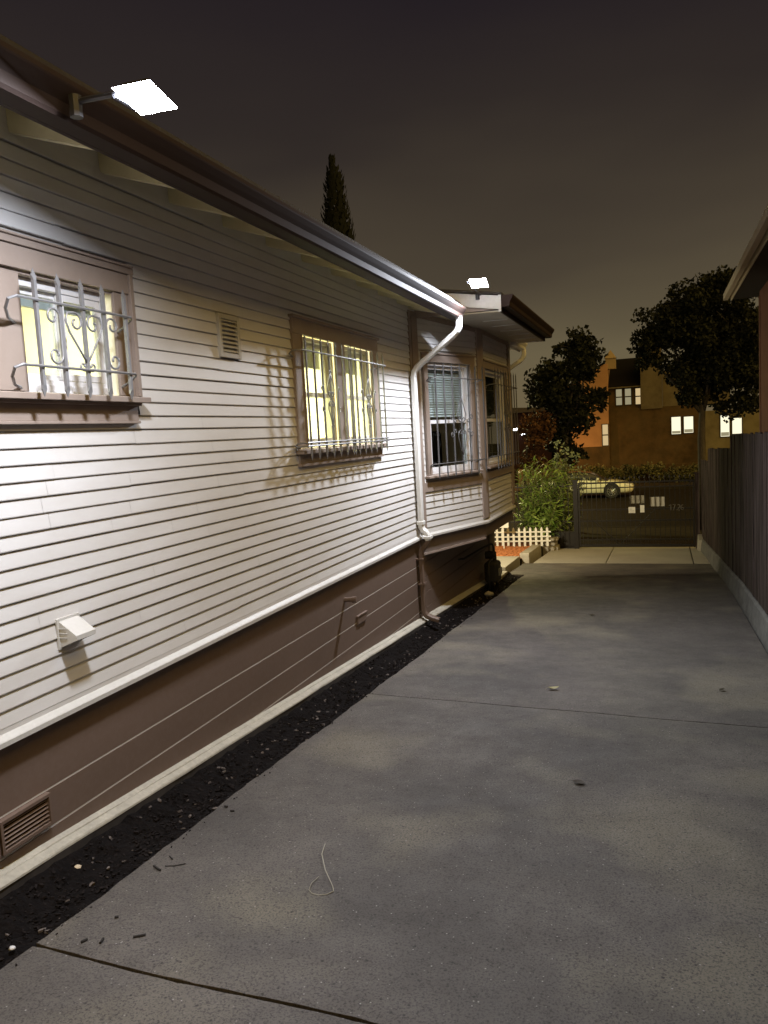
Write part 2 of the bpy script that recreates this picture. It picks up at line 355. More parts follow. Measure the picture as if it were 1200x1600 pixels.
# ------------------------------------------------------------------ HOUSE
HX0 = -1.6       # near end of the long wall (y)
YE = 7.95        # where the bay begins
HF = 11.78       # far corner of the house
house = tag(empty('house', (0, 0, 0)), 'long one-storey house with white lap siding, taupe trim and a bay window', 'house')
EXP = .0694; Z0 = .52
WALLF = inst_frame((0, 0), (0, 1))
BA, BB, BC, BD = (0, 7.95), (.45, 9.28), (.465, 11.05), (0, 12.3)
F1 = inst_frame(BA, BB); L1 = math.hypot(.45, 1.33); F2 = inst_frame(BB, BC); L2 = math.hypot(.015, 1.77); F3 = inst_frame(BC, BD); L3 = math.hypot(.465, 1.25)
def siding(T, s0, s1, z0, z1, holes, seed, zfun=None):
    rnd = random.Random(seed); b = MB(T); k = 0
    while True:
        zb = z0 + k*EXP
        if zb > z1 - .01: break
        segs = [(s0, s1)]
        for (a, c, h0, h1) in holes:
            if zb + EXP*.5 > h0 and zb + EXP*.5 < h1:
                ns_ = []
                for (p, q) in segs:
                    if c <= p or a >= q: ns_.append((p, q)); continue
                    if a > p: ns_.append((p, a))
                    if c < q: ns_.append((c, q))
                segs = ns_
        for (p, q) in segs:
            # split in boards with slightly uneven edges
            cuts = [p]; 
            while cuts[-1] < q - .9: cuts.append(min(q, cuts[-1] + rnd.uniform(.5, 1.6)) if cuts[-1] + .5 < q else q)
            if cuts[-1] < q: cuts.append(q)
            j = rnd.uniform(-.0012, .0012); oo = 0
            for a, c in zip(cuts, cuts[1:]):
                if c < q and rnd.random() < .5: c -= .0016
                if rnd.random() < .10: j = rnd.uniform(-.003, .003); oo = rnd.uniform(-.0012, .0012)
                j2 = j + rnd.uniform(-.0009, .0009)
                zt = zb + EXP
                def pr(s, jj):
                    return [(s, .011+oo, zb+jj), (s, .012+oo, zb+.004+jj), (s, .004+oo, zt-.0052), (s, -.003, zt-.0052), (s, -.003, zt+jj+.001), (s, .011+oo, zt+jj)]
                A_ = pr(a, j); B_ = pr(c, j2)
                b.add(A_ + B_, [(0,1,7,6),(1,2,8,7),(2,3,9,8),(3,4,10,9)])
                b.add([A_[0], B_[0], (c, -.003, zb+j2), (a, -.003, zb+j)], [(0,1,2,3)])
                j = j2
        k += 1
    return b
W1 = (2.52, 3.20, 1.86, 2.38)       # left window wall opening (y0,y1,z0,z1)
W2 = (5.13, 6.80, 1.48, 2.44)
wb = siding(WALLF, HX0, YE, Z0, 2.93, [(1.30, 3.29, 1.79, 2.50), W2, (4.10, 4.31, 2.15, 2.36)], 11)
wb.T = None
wb.box(-.02, .0105, HX0, YE-.01, .49, .5195)
wb.box(-.06, .003, HX0, YE-.01, 2.93, 3.06)         # frieze behind the rafters
wall = wb.build('siding_wall', M_SID, house, recalc=False)
b = MB()  # solid wall core with window holes (keeps light in)
for (a, c, h0, h1) in [(HX0, 2.52, -1, 3.05), (3.20, 5.13, -1, 3.05), (6.80, YE, -1, 3.05), (2.52, 3.20, -1, 1.86), (2.52, 3.20, 2.38, 3.05), (5.13, 6.80, -1, 1.48), (5.13, 6.80, 2.44, 3.05)]:
    b.box(-.12, -.012, a, c, h0, h1)
b.build('wall_core', M_WTRIM, house)
# bay siding
def bay_siding(T, L, whole, seed):
    b = siding(T, 0, L, Z0 - .028, 2.93, [whole], seed)
    return b
WB1 = (.26, 1.16, 1.10, 2.42); WB2 = (.14, 1.50, 1.12, 2.40)
bay_siding(F1, L1, (.16, 1.24, .98, 2.47), 21).build('bay_wall', M_SID, house, recalc=False)
bay_siding(F2, L2, (.08, 1.60, 1.02, 2.44), 22).build('bay_wall', M_SID, house, recalc=False)
bay_siding(F3, L3, (0, 0, 0, 0), 23).build('bay_wall', M_SID, house, recalc=False)
for F, L, hl in ((F1, L1, WB1), (F2, L2, WB2), (F3, L3, None)):
    b = MB(F)
    if hl:
        for (a, c, h0, h1) in [(0, hl[0], .48, 2.9), (hl[1], L, .48, 2.9), (hl[0], hl[1], .48, hl[2]), (hl[0], hl[1], hl[3], 2.9)]: b.box(a, c, -.11, -.012, h0, h1 if h1 < 2.9 else 2.835)
    else: b.box(0, L, -.11, -.012, .48, 2.9)
    b.build('wall_core', M_WTRIM, house)
# water table (white sloped ledge), drip band
def ledge(T, s0, s1, name='water_table', mi0=0, mi1=0):
    b = MB(T)
    prof = [(.0, .500), (.0, .457), (.038, .457), (.038, .477), (.033, .483), (.012, .499)]
    n = len(prof)
    vs = [(s0 + mi0*p[0], p[0], p[1]) for p in prof] + [(s1 + mi1*p[0], p[0], p[1]) for p in prof]
    b.add(vs, [(i, (i+1) % n, n+(i+1) % n, n+i) for i in range(n)] + [tuple(range(n-1, -1, -1)), tuple(range(n, 2*n))])
    return b.build(name, M_WTRIM, house)
ledge(WALLF, HX0, YE - .004, mi1=-.16)
ledge(F1, .012, L1, mi1=.165); ledge(F2, 0, L2, mi0=-.165, mi1=.19); ledge(F3, 0, L3, mi0=-.19)
# skirt: wide boards with a bevelled top edge that catches the light
def skirt(T, s0, s1, zt, zb, off, name='skirt_wall'):
    b = MB(T); z = .333
    edges = [zt] + [e for e in [.333 - .168*k for k in range(1, 12)] if zb < e < zt] + [zb]
    for a, c in zip(edges, edges[1:]):
        b.add([(s0, off, a-.003), (s1, off, a-.003), (s1, off-.001, c+.006), (s0, off-.001, c+.006), (s0, off-.007, a), (s1, off-.007, a),
               (s0, off-.009, c+.005), (s1, off-.009, c+.005), (s0, off-.009, c), (s1, off-.009, c)],
              [(0,1,2,3), (4,5,1,0), (3,2,7,6), (6,7,9,8)])
    return b.build(name, M_SKIRT, house, recalc=False)
skirt(WALLF, HX0, HF, .456, -1.05, -.010)
b = MB(); b.box(-.13, -.03, HX0, HF, -1.2, .45); b.box(-.125, -.014, HF-.002, HF+.006, -1.2, .47)
b.build('foundation_wall', M_SKIRT, house)
# stucco return at the far corner of the skirt
b = MB(); b.box(-.55, .012, HF-.36, HF+.02, -1.1, .30); b.build('corner_pier', mat('grey_stucco', (.22, .20, .16), .9, noise=(6, (.24, .21, .16), .8), bump=(30, .4, .01)), house)
# bay floor band under its ledge
def offp(P, Q, R, d):  # mitred inner points
    pass
b = MB()
ring_o = [(0.0, 7.97), (.438, 9.285), (.452, 11.045), (.0, 12.26)]
b.extz([(-.05, 7.97)] + ring_o + [(-.05, 12.26)], .285, .454)
b.build('bay_floor', mat('dark_taupe_paint', (.17, .13, .11), .6), house)
b = MB(F1); b.box(.02, L1-.03, -.03, .004, .262, .284); b.build('floor_trim', M_BRN, house)
# footing strip along the ground
b = MB(); n = 60; vs = []; fs = []
for i in range(n+1):
    y = HX0 + (HF - .45 - HX0) * i / n; jx = random.uniform(-.003, .003); jz = random.uniform(-.002, .002)
    g = G(y)
    vs += [(-.012, y, g+.108), (.018+jx, y, g+.098+jz), (.020+jx, y, g+.093), (.050+jx, y, g+.080+jz), (.055+jx, y, g+.074), (.056+jx, y, g+.066)]
for i in range(n):
    for k in range(5): fs.append((i*6+k, i*6+k+1, (i+1)*6+k+1, (i+1)*6+k))
b.add(vs, fs); b.build('footing', M_FOOT, house, recalc=False)
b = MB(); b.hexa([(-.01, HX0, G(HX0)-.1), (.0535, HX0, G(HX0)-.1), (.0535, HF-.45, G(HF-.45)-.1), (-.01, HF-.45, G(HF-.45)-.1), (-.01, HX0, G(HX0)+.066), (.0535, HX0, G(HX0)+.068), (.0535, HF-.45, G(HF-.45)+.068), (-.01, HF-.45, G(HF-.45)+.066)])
b.build('footing_base', mat('shaded_concrete', (.045, .038, .034), .95, noise=(9, (.015, .012, .011), .9)), house)  # shadow on the footing's upright face put into its colour
b = MB(); b.hexa([(-.3, 11.30, -1.1), (.10, 11.30, -1.1), (.06, 12.5, -1.1), (-.3, 12.5, -1.1), (-.3, 11.30, G(11.3)+.06), (.10, 11.30, G(11.3)+.06), (.06, 12.5, G(12.5)+.06), (-.3, 12.5, G(12.5)+.06)])
b.build('footing', M_FOOT, house, bevel=.01)

# trim boards on the bay
def boards(T, lst, name, matl=M_BRN, bevel=0):
    b = MB(T)
    for (a, c, o0, o1, z0, z1) in lst: b.box(a, c, o0, o1, z0, z1)
    return b.build(name, matl, house, bevel=bevel)
ins = lambda a, z: (a, z)
boards(F1, [(-.005, .10, -.01, .030, .524, 2.84)], 'corner_board'); boards(F1, [(L1-.095, L1+.012, -.01, .028, .524, 2.80)], 'corner_board')
boards(F2, [(-.008, .085, -.01, .026, .524, 2.79)], 'corner_board'); boards(F2, [(L2-.13, L2+.020, -.01, .028, .524, 2.79)], 'corner_board')
boards(F1, [(.101, L1-.096, -.01, .024, .955, 1.055)], 'belt_board'); boards(F2, [(.086, L2-.131, -.01, .024, .985, 1.085)], 'belt_board')
# sloping frieze of the bay
b = MB(F1); b.hexa([(0,-.012,2.85),(L1,-.012,2.76),(L1,.020,2.76),(0,.020,2.85),(0,-.012,2.90),(L1,-.012,2.82),(L1,.020,2.82),(0,.020,2.90)]); b.build('frieze_board', M_BRN, house)
b = MB(F2); b.box(0, L2, -.012, .018, 2.765, 2.815); b.build('frieze_board', M_BRN, house)
boards(WALLF, [(YE-.075, YE-.002, -.01, .018, .53, 2.90)], 'corner_board')

# ---------- eaves, rafters, gutter, roof
def zs_(x): return 2.925 - .33*x       # underside line of the rafters
b = MB(); b.hexa([(-.06, HX0-.3, 3.075), (.52, HX0-.3, 2.875), (.52, 7.93, 2.875), (-.06, 7.93, 3.075), (-.06, HX0-.3, 3.10), (.52, HX0-.3, 2.90), (.52, 7.93, 2.90), (-.06, 7.93, 3.10)])
b.build('soffit', M_CREAM, house)
y = 2.05 - .55*6
while y < 7.9:
    b = MB(); b.hexa([(-.05, y, zs_(-.05)), (.498, y, zs_(.498)), (.498, y+.042, zs_(.498)), (-.05, y+.042, zs_(-.05)), (-.05, y, 3.0715), (.498, y, 2.8825), (.498, y+.042, 2.8825), (-.05, y+.042, 3.0715)])
    if y > .9: b.build('rafter', M_CREAM, house)
    y += .55
b = MB(); b.box(.50, .520, HX0-.3, 7.86, 2.735, 2.872); b.build('fascia', M_GUT, house)
def gutter_prof(x0, z0, h=.118, d=.125):
    o = [(x0, z0+h), (x0, z0), (x0+d*.62, z0), (x0+d*.70, z0+.012), (x0+d*.74, z0+h*.42), (x0+d*.86, z0+h*.60), (x0+d*.98, z0+h*.80), (x0+d, z0+h*.86), (x0+d, z0+h), (x0+d-.012, z0+h), (x0+d-.012, z0+h-.008)]
    i = [(x0+d-.006, z0+h*.84), (x0+d*.90, z0+h*.72), (x0+d*.70, z0+h*.45), (x0+d*.64, z0+.010), (x0+.004, z0+.004), (x0+.004, z0+h)]
    return o + i
def gutter(x0, z0, y0, y1, matl, name='gutter', par=house, caps=True, h=.118, d=.125):
    b = MB(); p = gutter_prof(x0, z0, h, d); b.extr(p, y0, y1, cap=False)
    if caps:
        q = gutter_prof(x0, z0, h, d)[:9]
        for yy, dy in ((y0, -.003), (y1, .003)):
            n = len(q); b.add([(a, yy, c) for a, c in q] + [(a, yy+dy, c) for a, c in q], [tuple(range(n)), tuple(range(2*n-1, n-1, -1))] + [(i, (i+1) % n, n+(i+1) % n, n+i) for i in range(n)])
    return b.build(name, matl, par)
gutter(.5215, 2.735, HX0-.3, 7.86, M_GUT)
b = MB()      # drip flashing above the gutter
b.extr([(.46, 2.903), (.535, 2.875), (.536, 2.862), (.539, 2.862), (.539, 2.878), (.46, 2.908)], HX0-.3, 7.90); b.build('flashing', M_GUT, house)
# main roof planes
b = MB()
b.hexa([(.55, HX0-.4, 2.902), (.55, HF+.4, 2.902), (-4.2, HF+.4, 4.47), (-4.2, HX0-.4, 4.47), (.55, HX0-.4, 2.935), (.55, HF+.4, 2.935), (-4.2, HF+.4, 4.51), (-4.2, HX0-.4, 4.51)])
b.hexa([(-9, HX0-.4, 2.902), (-9, HF+.4, 2.902), (-4.21, HF+.4, 4.47), (-4.21, HX0-.4, 4.47), (-9, HX0-.4, 2.935), (-9, HF+.4, 2.935), (-4.21, HF+.4, 4.51), (-4.21, HX0-.4, 4.51)])
b.build('roof', M_ROOF, house)
# other walls of the house (unseen sides, so it stays a building)
b = MB(); b.box(-8.6, -8.5, HX0, HF, -1.2, 3.0); b.box(-8.5, -.12, HX0-.1, HX0-.001, -1.2, 3.0); b.box(-8.5, -.14, HF-.1, HF-.003, -1.2, 3.0)
b.extx([(HX0-.09, 3.0), (HX0-.01, 3.0), (HX0-.01, 3.02), (HX0-.09, 3.02)], -8, -.2)
b.build('back_wall', M_SID, house)
# shed roof over the bay
SY0, SY1, SX = 8.02, 11.25, .955
b = MB()
b.hexa([(SX+.03, SY0-.02, 2.965), (SX+.03, SY1, 2.965), (-.9, SY1, 3.262), (-.9, SY0-.02, 3.262), (SX+.03, SY0-.02, 2.99), (SX+.03, SY1, 2.99), (-.9, SY1, 3.29), (-.9, SY0-.02, 3.29)])
b.build('shed_roof', M_ROOF, house)
b = MB()      # rake fascia
b.hexa([(-.9, SY0, 3.125), (SX, SY0, 2.825), (SX, SY0+.02, 2.825), (-.9, SY0+.02, 3.125), (-.9, SY0, 3.258), (SX, SY0, 2.962), (SX, SY0+.02, 2.962), (-.9, SY0+.02, 3.258)])
b.build('rake_board', M_WTRIM, house)
b = MB(); b.hexa([(-.1, SY0-.09, 2.945), (.42, SY0-.09, 2.826), (.42, SY1, 2.826), (-.1, SY1, 2.945), (-.1, SY0-.09, 2.96), (.42, SY0-.09, 2.842), (.42, SY1, 2.842), (-.1, SY1, 2.96)]); b.build('soffit', M_CREAM, house)
b = MB(); b.hexa([(-.9, SY0+.022, 2.83), (SX-.03, SY0+.022, 2.83), (SX-.03, SY0+.034, 2.83), (-.9, SY0+.034, 2.83), (-.9, SY0+.022, 3.24), (SX-.03, SY0+.022, 2.95), (SX-.03, SY0+.034, 2.95), (-.9, SY0+.034, 3.24)]); b.build('gable_infill', M_BRN, house)
b = MB(); b.hexa([(.415, SY0+.021, 2.815), (SX-.001, SY0+.021, 2.800), (SX-.001, SY1, 2.800), (.415, SY1, 2.815), (.415, SY0+.021, 2.825), (SX-.001, SY0+.021, 2.818), (SX-.001, SY1, 2.818), (.415, SY1, 2.825)])
b.build('soffit', mat('soffit_brown_cream', (.42, .38, .30), .7, noise=(4, (.34, .30, .24), .6)), house)
for k in range(6):
    yy = SY0 + .55 + k*.5
    b = MB(); b.box(.66, SX-.02, yy, yy+.012, 2.789, 2.7985); b.build('soffit_batten', M_WTRIM, house)
b = MB(); b.box(SX, SX+.018, SY0, SY1, 2.80, 2.962); b.build('fascia', M_GUT, house)
gutter(SX+.019, 2.845, SY0+.0, SY1+.05, M_GUT)
b = MB(); b.box(SX-.004, SX+.022, SY0-.012, SY0+.0, 2.80, 2.975); b.build('end_trim', M_WTRIM, house)
# north gutter piece and its elbow
gutter(.515, 2.765, 11.05, 11.86, M_GUTW, h=.095, d=.11)
b = MB(); b.box(.34, .513, 11.32, 11.85, 2.79, 2.81); b.box(.495, .512, 11.10, 11.85, 2.74, 2.86); b.build('fascia', M_GUTW, house)
def downspout(pts, w_, d_, matl, name='downspout'):
    b = MB(); P = [Vector(p) for p in pts]; vs = []; n = 8
    for i, p in enumerate(P):
        t = (P[min(i+1, len(P)-1)] - P[max(i-1, 0)]).normalized()
        a = Vector((0, 1, 0)); 
        if abs(t.y) > .9: a = Vector((1, 0, 0))
        a = (a - t*a.dot(t)).normalized(); c = t.cross(a)
        for (u, v) in ((-1,-.6),(-.6,-1),(.6,-1),(1,-.6),(1,.6),(.6,1),(-.6,1),(-1,.6)):
            vs.append(p + a*u*w_/2 + c*v*d_/2)
    fs = [(i*n+k, i*n+(k+1) % n, (i+1)*n+(k+1) % n, (i+1)*n+k) for i in range(len(P)-1) for k in range(n)]
    fs += [tuple(range(n-1, -1, -1)), tuple(range((len(P)-1)*n, len(P)*n))]
    b.add(vs, fs); return b.build(name, matl, house)
downspout([(.575, 11.80, 2.77), (.575, 11.80, 2.70), (.565, 11.80, 2.66), (.53, 11.79, 2.61), (.48, 11.77, 2.575), (.12, 11.77, 2.36), (.10, 11.77, 2.30), (.10, 11.77, 1.0)], .075, .06, M_GUTW)
downspout([(.588, 7.76, 2.76), (.588, 7.76, 2.69), (.584, 7.765, 2.655), (.565, 7.77, 2.62), (.53, 7.78, 2.585), (.49, 7.79, 2.56), (.15, 7.83, 2.33), (.10, 7.835, 2.29), (.066, 7.835, 2.245), (.056, 7.835, 2.19), (.056, 7.835, .64), (.058, 7.835, .60), (.075, 7.835, .565), (.105, 7.835, .540), (.125, 7.835, .51), (.125, 7.835, .455)], .078, .058, M_GUTW)
b = MB(); b.box(.018, .092, 7.79, 7.882, .625, .665); b.build('coupling', M_GUTW, house, bevel=.006)
b = MB(); b.box(.084, .168, 7.788, 7.884, .470, .505); b.build('coupling', M_GUTW, house, bevel=.006)
downspout([(.124, 7.835, .47), (.120, 7.835, .43), (.085, 7.835, .385), (.05, 7.835, .35), (.040, 7.835, .31), (.040, 7.835, -.30), (.045, 7.835, -.34), (.07, 7.84, -.375), (.12, 7.845, -.40), (.20, 7.85, -.425)], .072, .055, M_SKIRT)
b = MB(); b.box(.0, .072, 7.79, 7.88, -.03, -.005); b.build('strap', M_SKIRT, house)
b = MB(); b.box(-.01, .074, 7.785, 7.885, .245, .262); b.build('strap', M_SKIRT, house)

# ---------- windows
def spiral(c, r0, turns, start, direction=1, n=22, rend=.25):
    pts = []
    for i in range(n+1):
        u = i/n; a = start + direction*turns*2*math.pi*u; r = r0*(1 - (1-rend)*u)
        pts.append((c[0] + r*math.cos(a), c[1] + r*math.sin(a)))
    return pts
def grille(T, bars, z0, z1, rails, o, parent, s0, s1, rb=.0075, scroll=None, ret=.06, name='security_grille', rounded=False, matl=None, ends=None):
    matl = matl or M_IRON
    b = MB(T)
    for s in bars:
        b.box(s-rb, s+rb, o-rb, o+rb, z0+.05, z1-.05)
        for (za, zb_) in ((z0+.05, z0), (z1-.05, z1)):   # spear tips
            zm = (za*2+zb_)/3
            b.add([(s-rb, o-rb, za), (s+rb, o-rb, za), (s+rb, o+rb, za), (s-rb, o+rb, za), (s-rb*1.7, o-rb*.5, zm), (s+rb*1.7, o-rb*.5, zm), (s+rb*1.7, o+rb*.5, zm), (s-rb*1.7, o+rb*.5, zm), (s, o, zb_)],
                  [(0,1,5,4),(1,2,6,5),(2,3,7,6),(3,0,4,7),(4,5,8),(5,6,8),(6,7,8),(7,4,8)])
    for z in rails:
        oo = o + rb + .004
        path = [(s0+ret, .015, z-.035), (s0+.03, .03, z-.02), (s0, o*.55, z-.004), (s0+.004, o*.85, z), (s0+.03, oo, z), (s1-.03, oo, z), (s1-.004, o*.85, z), (s1, o*.55, z-.004), (s1-.03, .03, z-.02), (s1-ret, .015, z-.035)]
        if ends: path = [(s + 0, q, z + dz) for s, q, dz in ends[0]] + path[4:6] + [(s, q, z + dz) for s, q, dz in ends[1]]
        b.tube(path, .0065, 6)
    g = b.build(name, matl, parent)
    if scroll:
        xs_ = [sum(p[0] for p in q)/len(q) for q in scroll]; mid = (min(xs_)+max(xs_))/2; two = (max(xs_)-min(xs_)) > .7
        for side in ((0, 1) if two else (0,)):
            b = MB(T)
            for q, xm in zip(scroll, xs_):
                if not two or (xm > mid) == bool(side): b.tube([(s, o+.002, z) for s, z in q], .0052, 6, flat=.0052)
            b.build('scroll_ornament', matl, g, smooth=True)
    return g
def room(x0, x1, y0, y1, z0, z1, matl, T=None, open_front=True):
    b = MB(T)
    b.quad((x0,y0,z0),(x0,y1,z0),(x0,y1,z1),(x0,y0,z1))
    b.quad((x0,y0,z0),(x1,y0,z0),(x1,y0,z1),(x0,y0,z1)); b.quad((x0,y1,z0),(x1,y1,z0),(x1,y1,z1),(x0,y1,z1))
    b.quad((x0,y0,z0),(x1,y0,z0),(x1,y1,z0),(x0,y1,z0)); b.quad((x0,y0,z1),(x1,y0,z1),(x1,y1,z1),(x0,y1,z1))
    return b.build('room_wall', matl, house, recalc=False)
# --- window 1 (left edge of the picture): small slider in a wider taupe casing
b = MB(WALLF)
b.box(1.20, 3.292, 0, .040, 2.462, 2.492); b.box(1.22, 3.28, 0, .052, 2.492, 2.502)      # head moulding
b.box(3.258, 3.284, 0, .040, 1.863, 2.462); b.box(1.20, 1.235, 0, .040, 1.863, 2.462)       # outer stops
b.box(1.236, 3.257, 0, .030, 2.366, 2.458)                                               # head board
b.box(3.152, 3.2565, 0, .018, 1.866, 2.3655)                                              # right board
b.box(1.237, 2.562, 0, .018, 1.866, 2.350)                                               # left infill panel
b.box(3.244, 3.256, .0305, .034, 2.37, 2.458) if False else None
b.box(1.24, 3.15, -.1, .008, 2.352, 2.364)
win1 = b.build('window', M_BRN, house, bevel=.002)
b = MB(WALLF); b.hexa([(1.15, .0, 1.835), (3.29, .0, 1.835), (3.29, .085, 1.828), (1.15, .085, 1.828), (1.15, .0, 1.866), (3.29, .0, 1.866), (3.29, .085, 1.855), (1.15, .085, 1.855)]); b.build('sill', M_BRN, win1, bevel=.003)
b = MB(WALLF); b.box(1.18, 3.25, 0, .030, 1.742, 1.815); b.box(1.18, 3.262, 0, .048, 1.815, 1.834); b.box(1.18, 3.252, 0, .040, 1.728, 1.7415); b.build('apron', M_BRN, win1, bevel=.002)
b = MB(WALLF)   # vinyl frame
def framebox(b, s0, s1, z0, z1, o0, o1, w):
    b.box(s0, s0+w, o0, o1, z0, z1); b.box(s1-w, s1, o0, o1, z0, z1); b.box(s0+w, s1-w, o0, o1, z0, z0+w); b.box(s0+w, s1-w, o0, o1, z1-w, z1)
framebox(b, 2.566, 3.150, 1.868, 2.350, -.085, -.030, .035)
b.box(2.60, 3.116, -.080, -.040, 1.902, 1.925)
b.build('frame', M_VINYL, win1, bevel=.002)
b = MB(WALLF); framebox(b, 2.84, 3.110, 1.927, 2.313, -.060, -.036, .030); b.build('sash', M_VINYL, win1, bevel=.002)
b = MB(WALLF); framebox(b, 2.603, 2.862, 1.927, 2.313, -.084, -.0625, .024); b.build('sash', M_VINYL, win1, bevel=.002)
b = MB(WALLF); b.box(2.632, 2.838, -.074, -.071, 1.95, 2.29); b.build('pane', M_GLASS, win1)
b = MB(WALLF); b.box(2.87, 3.08, -.050, -.047, 1.957, 2.283); b.build('pane', M_GLASS, win1)
b = MB(WALLF); b.box(2.60, 3.11, -.115, -.09, 2.245, 2.36); b.build('roller_shade', mat('grey_shade', (.42, .43, .45), .7), win1)
c0 = 2.795
heart = []
for sg in (-1, 1):
    top = spiral((c0+sg*.062, 2.150), .050, .95, math.pi*.5, -sg*-1, 22, .28)
    lobe = [(c0, 1.985), (c0+sg*.05, 2.055), (c0+sg*.095, 2.115), (c0+sg*.112, 2.160), (c0+sg*.100, 2.195), (c0+sg*.062, 2.200)]
    heart.append(lobe + [(p[0], p[1]) for p in spiral((c0+sg*.055, 2.158), .042, .95, math.pi/2, sg, 18, .25)])
    heart.append([(c0, 1.965), (c0+sg*.012, 1.955)] + spiral((c0+sg*.030, 1.972), .017, .8, math.pi*1.5, sg, 10, .5))
def cscroll(sx, sgn, zc, h, wd):
    pts = []
    up_ = spiral((sx+sgn*wd*.55, zc+h*.5-wd*.55), wd*.55, 1.05, math.pi if sgn > 0 else 0, -sgn, 16, .3)
    lo_ = spiral((sx+sgn*wd*.55, zc-h*.5+wd*.55), wd*.55, 1.05, math.pi if sgn > 0 else 0, sgn, 16, .3)
    return up_[::-1] + lo_
heart.append(cscroll(2.650, -1, 2.088, .24, .075)); heart.append(cscroll(2.937, 1, 2.088, .24, .075))
grille(WALLF, [2.525, 2.657, 2.795, 2.930, 3.080], 1.832, 2.352, [2.223, 1.958], .13, win1, 2.385, 3.135, scroll=heart, ends=([(2.565, -.02, -.080), (2.53, .01, -.080), (2.45, .055, -.072), (2.400, .095, -.045), (2.388, .125, -.012)], [(3.125, .13, -.006), (3.132, .09, -.030), (3.142, .05, -.045), (3.16, .018, -.050)]))
room(-1.9, -.121, 1.0, 4.05, .4, 2.75, M_ROOM)
# --- window 2: twin double-hung
b = MB(WALLF)
b.box(5.07, 6.835, 0, .030, 2.372, 2.480); b.box(5.05, 6.85, 0, .048, 2.480, 2.500)
b.box(5.07, 5.212, 0, .026, 1.54, 2.3715); b.box(6.690, 6.835, 0, .026, 1.54, 2.3715); b.box(5.858, 6.045, 0, .022, 1.54, 2.3715)
win2 = b.build('window', M_BRN, house, bevel=.002)
b = MB(WALLF); b.box(5.205, 5.2165, .0265, .034, 1.54, 2.37); b.build('stop_bead', M_BRN, win2)
b = MB(WALLF); b.box(6.686, 6.698, .0265, .034, 1.54, 2.37); b.build('stop_bead', M_BRN, win2)
b = MB(WALLF); b.hexa([(5.03, -.02, 1.50), (6.86, -.02, 1.50), (6.86, .075, 1.495), (5.03, .075, 1.495), (5.03, -.02, 1.539), (6.86, -.02, 1.539), (6.86, .075, 1.525), (5.03, .075, 1.525)]); b.build('sill', M_BRN, win2, bevel=.003)
b = MB(WALLF); b.box(5.07, 6.835, 0, .024, 1.425, 1.499); b.box(5.06, 6.845, 0, .036, 1.405, 1.4245); b.build('apron', M_BRN, win2, bevel=.002)
M_VINYLC = mat('cream_vinyl', (.80, .79, .66), .4)
for (a, c) in ((5.214, 5.856), (6.047, 6.688)):
    b = MB(WALLF); framebox(b, a, c, 1.541, 2.370, -.095, -.010, .030); b.build('frame', M_VINYLC, win2, bevel=.002)
    b = MB(WALLF); framebox(b, a+.031, c-.031, 1.572, 1.960, -.048, -.020, .034); b.build('sash', M_VINYLC, win2, bevel=.002)
    b = MB(WALLF); framebox(b, a+.031, c-.031, 1.925, 2.339, -.080, -.052, .034); b.build('sash', M_VINYLC, win2, bevel=.002)
    b = MB(WALLF); b.box(a+.066, c-.066, -.036, -.033, 1.607, 1.925); b.build('pane', M_GLASS, win2)
    b = MB(WALLF); b.box(a+.066, c-.066, -.068, -.065, 1.960, 2.304); b.build('pane', M_GLASS, win2)
    b = MB(WALLF); b.box(a+.02, c-.02, -.125, -.118, 2.17, 2.36); b.tube([(a+.02, -.122, 2.17), (c-.02, -.122, 2.17)], .008, 8); b.build('roller_shade', M_BLIND, win2)
sc = []
for sx in (5.07+.136*3, 5.07+.136*9):
    zc = 1.90
    for sg in (-1, 1):
        sc.append([(sx, 2.10), (sx+sg*.030, 2.04), (sx+sg*.062, 1.975), (sx+sg*.055, 1.935), (sx+sg*.02, 1.915)] + spiral((sx+sg*.026, 1.94), .022, .8, math.pi*1.5, sg, 10, .4))
        sc.append([(sx, 1.70), (sx+sg*.030, 1.76), (sx+sg*.062, 1.825), (sx+sg*.055, 1.865), (sx+sg*.02, 1.885)] + spiral((sx+sg*.026, 1.86), .022, .8, math.pi*.5, -sg, 10, .4))
        sc.append(cscroll(sx+sg*.133*.98, sg, 1.90, .20, .045))
        sc.append([(sx, 2.10)] + spiral((sx+sg*.012, 2.105), .012, .7, math.pi*(1 if sg > 0 else 0), -sg, 8, .6))
        sc.append([(sx, 1.70)] + spiral((sx+sg*.012, 1.693), .012, .7, math.pi*(1 if sg > 0 else 0), sg, 8, .6))
grille(WALLF, [5.07+.136*k for k in range(13)] + [5.07+.136*6+.042], 1.446, 2.36, [2.233, 1.577, 1.553], .12, win2, 4.96, 6.77, rb=.0062, scroll=sc, ret=.13)
room(-3.2, -.121, 4.25, 7.75, .3, 2.75, M_ROOM)
b = MB()   # a picture rail of doors on the far room wall and a shelf, glimpsed through the panes
b.box(-3.19, -3.15, 5.5, 6.3, .3, 2.3); b.build('interior_door', M_WTRIM, house)
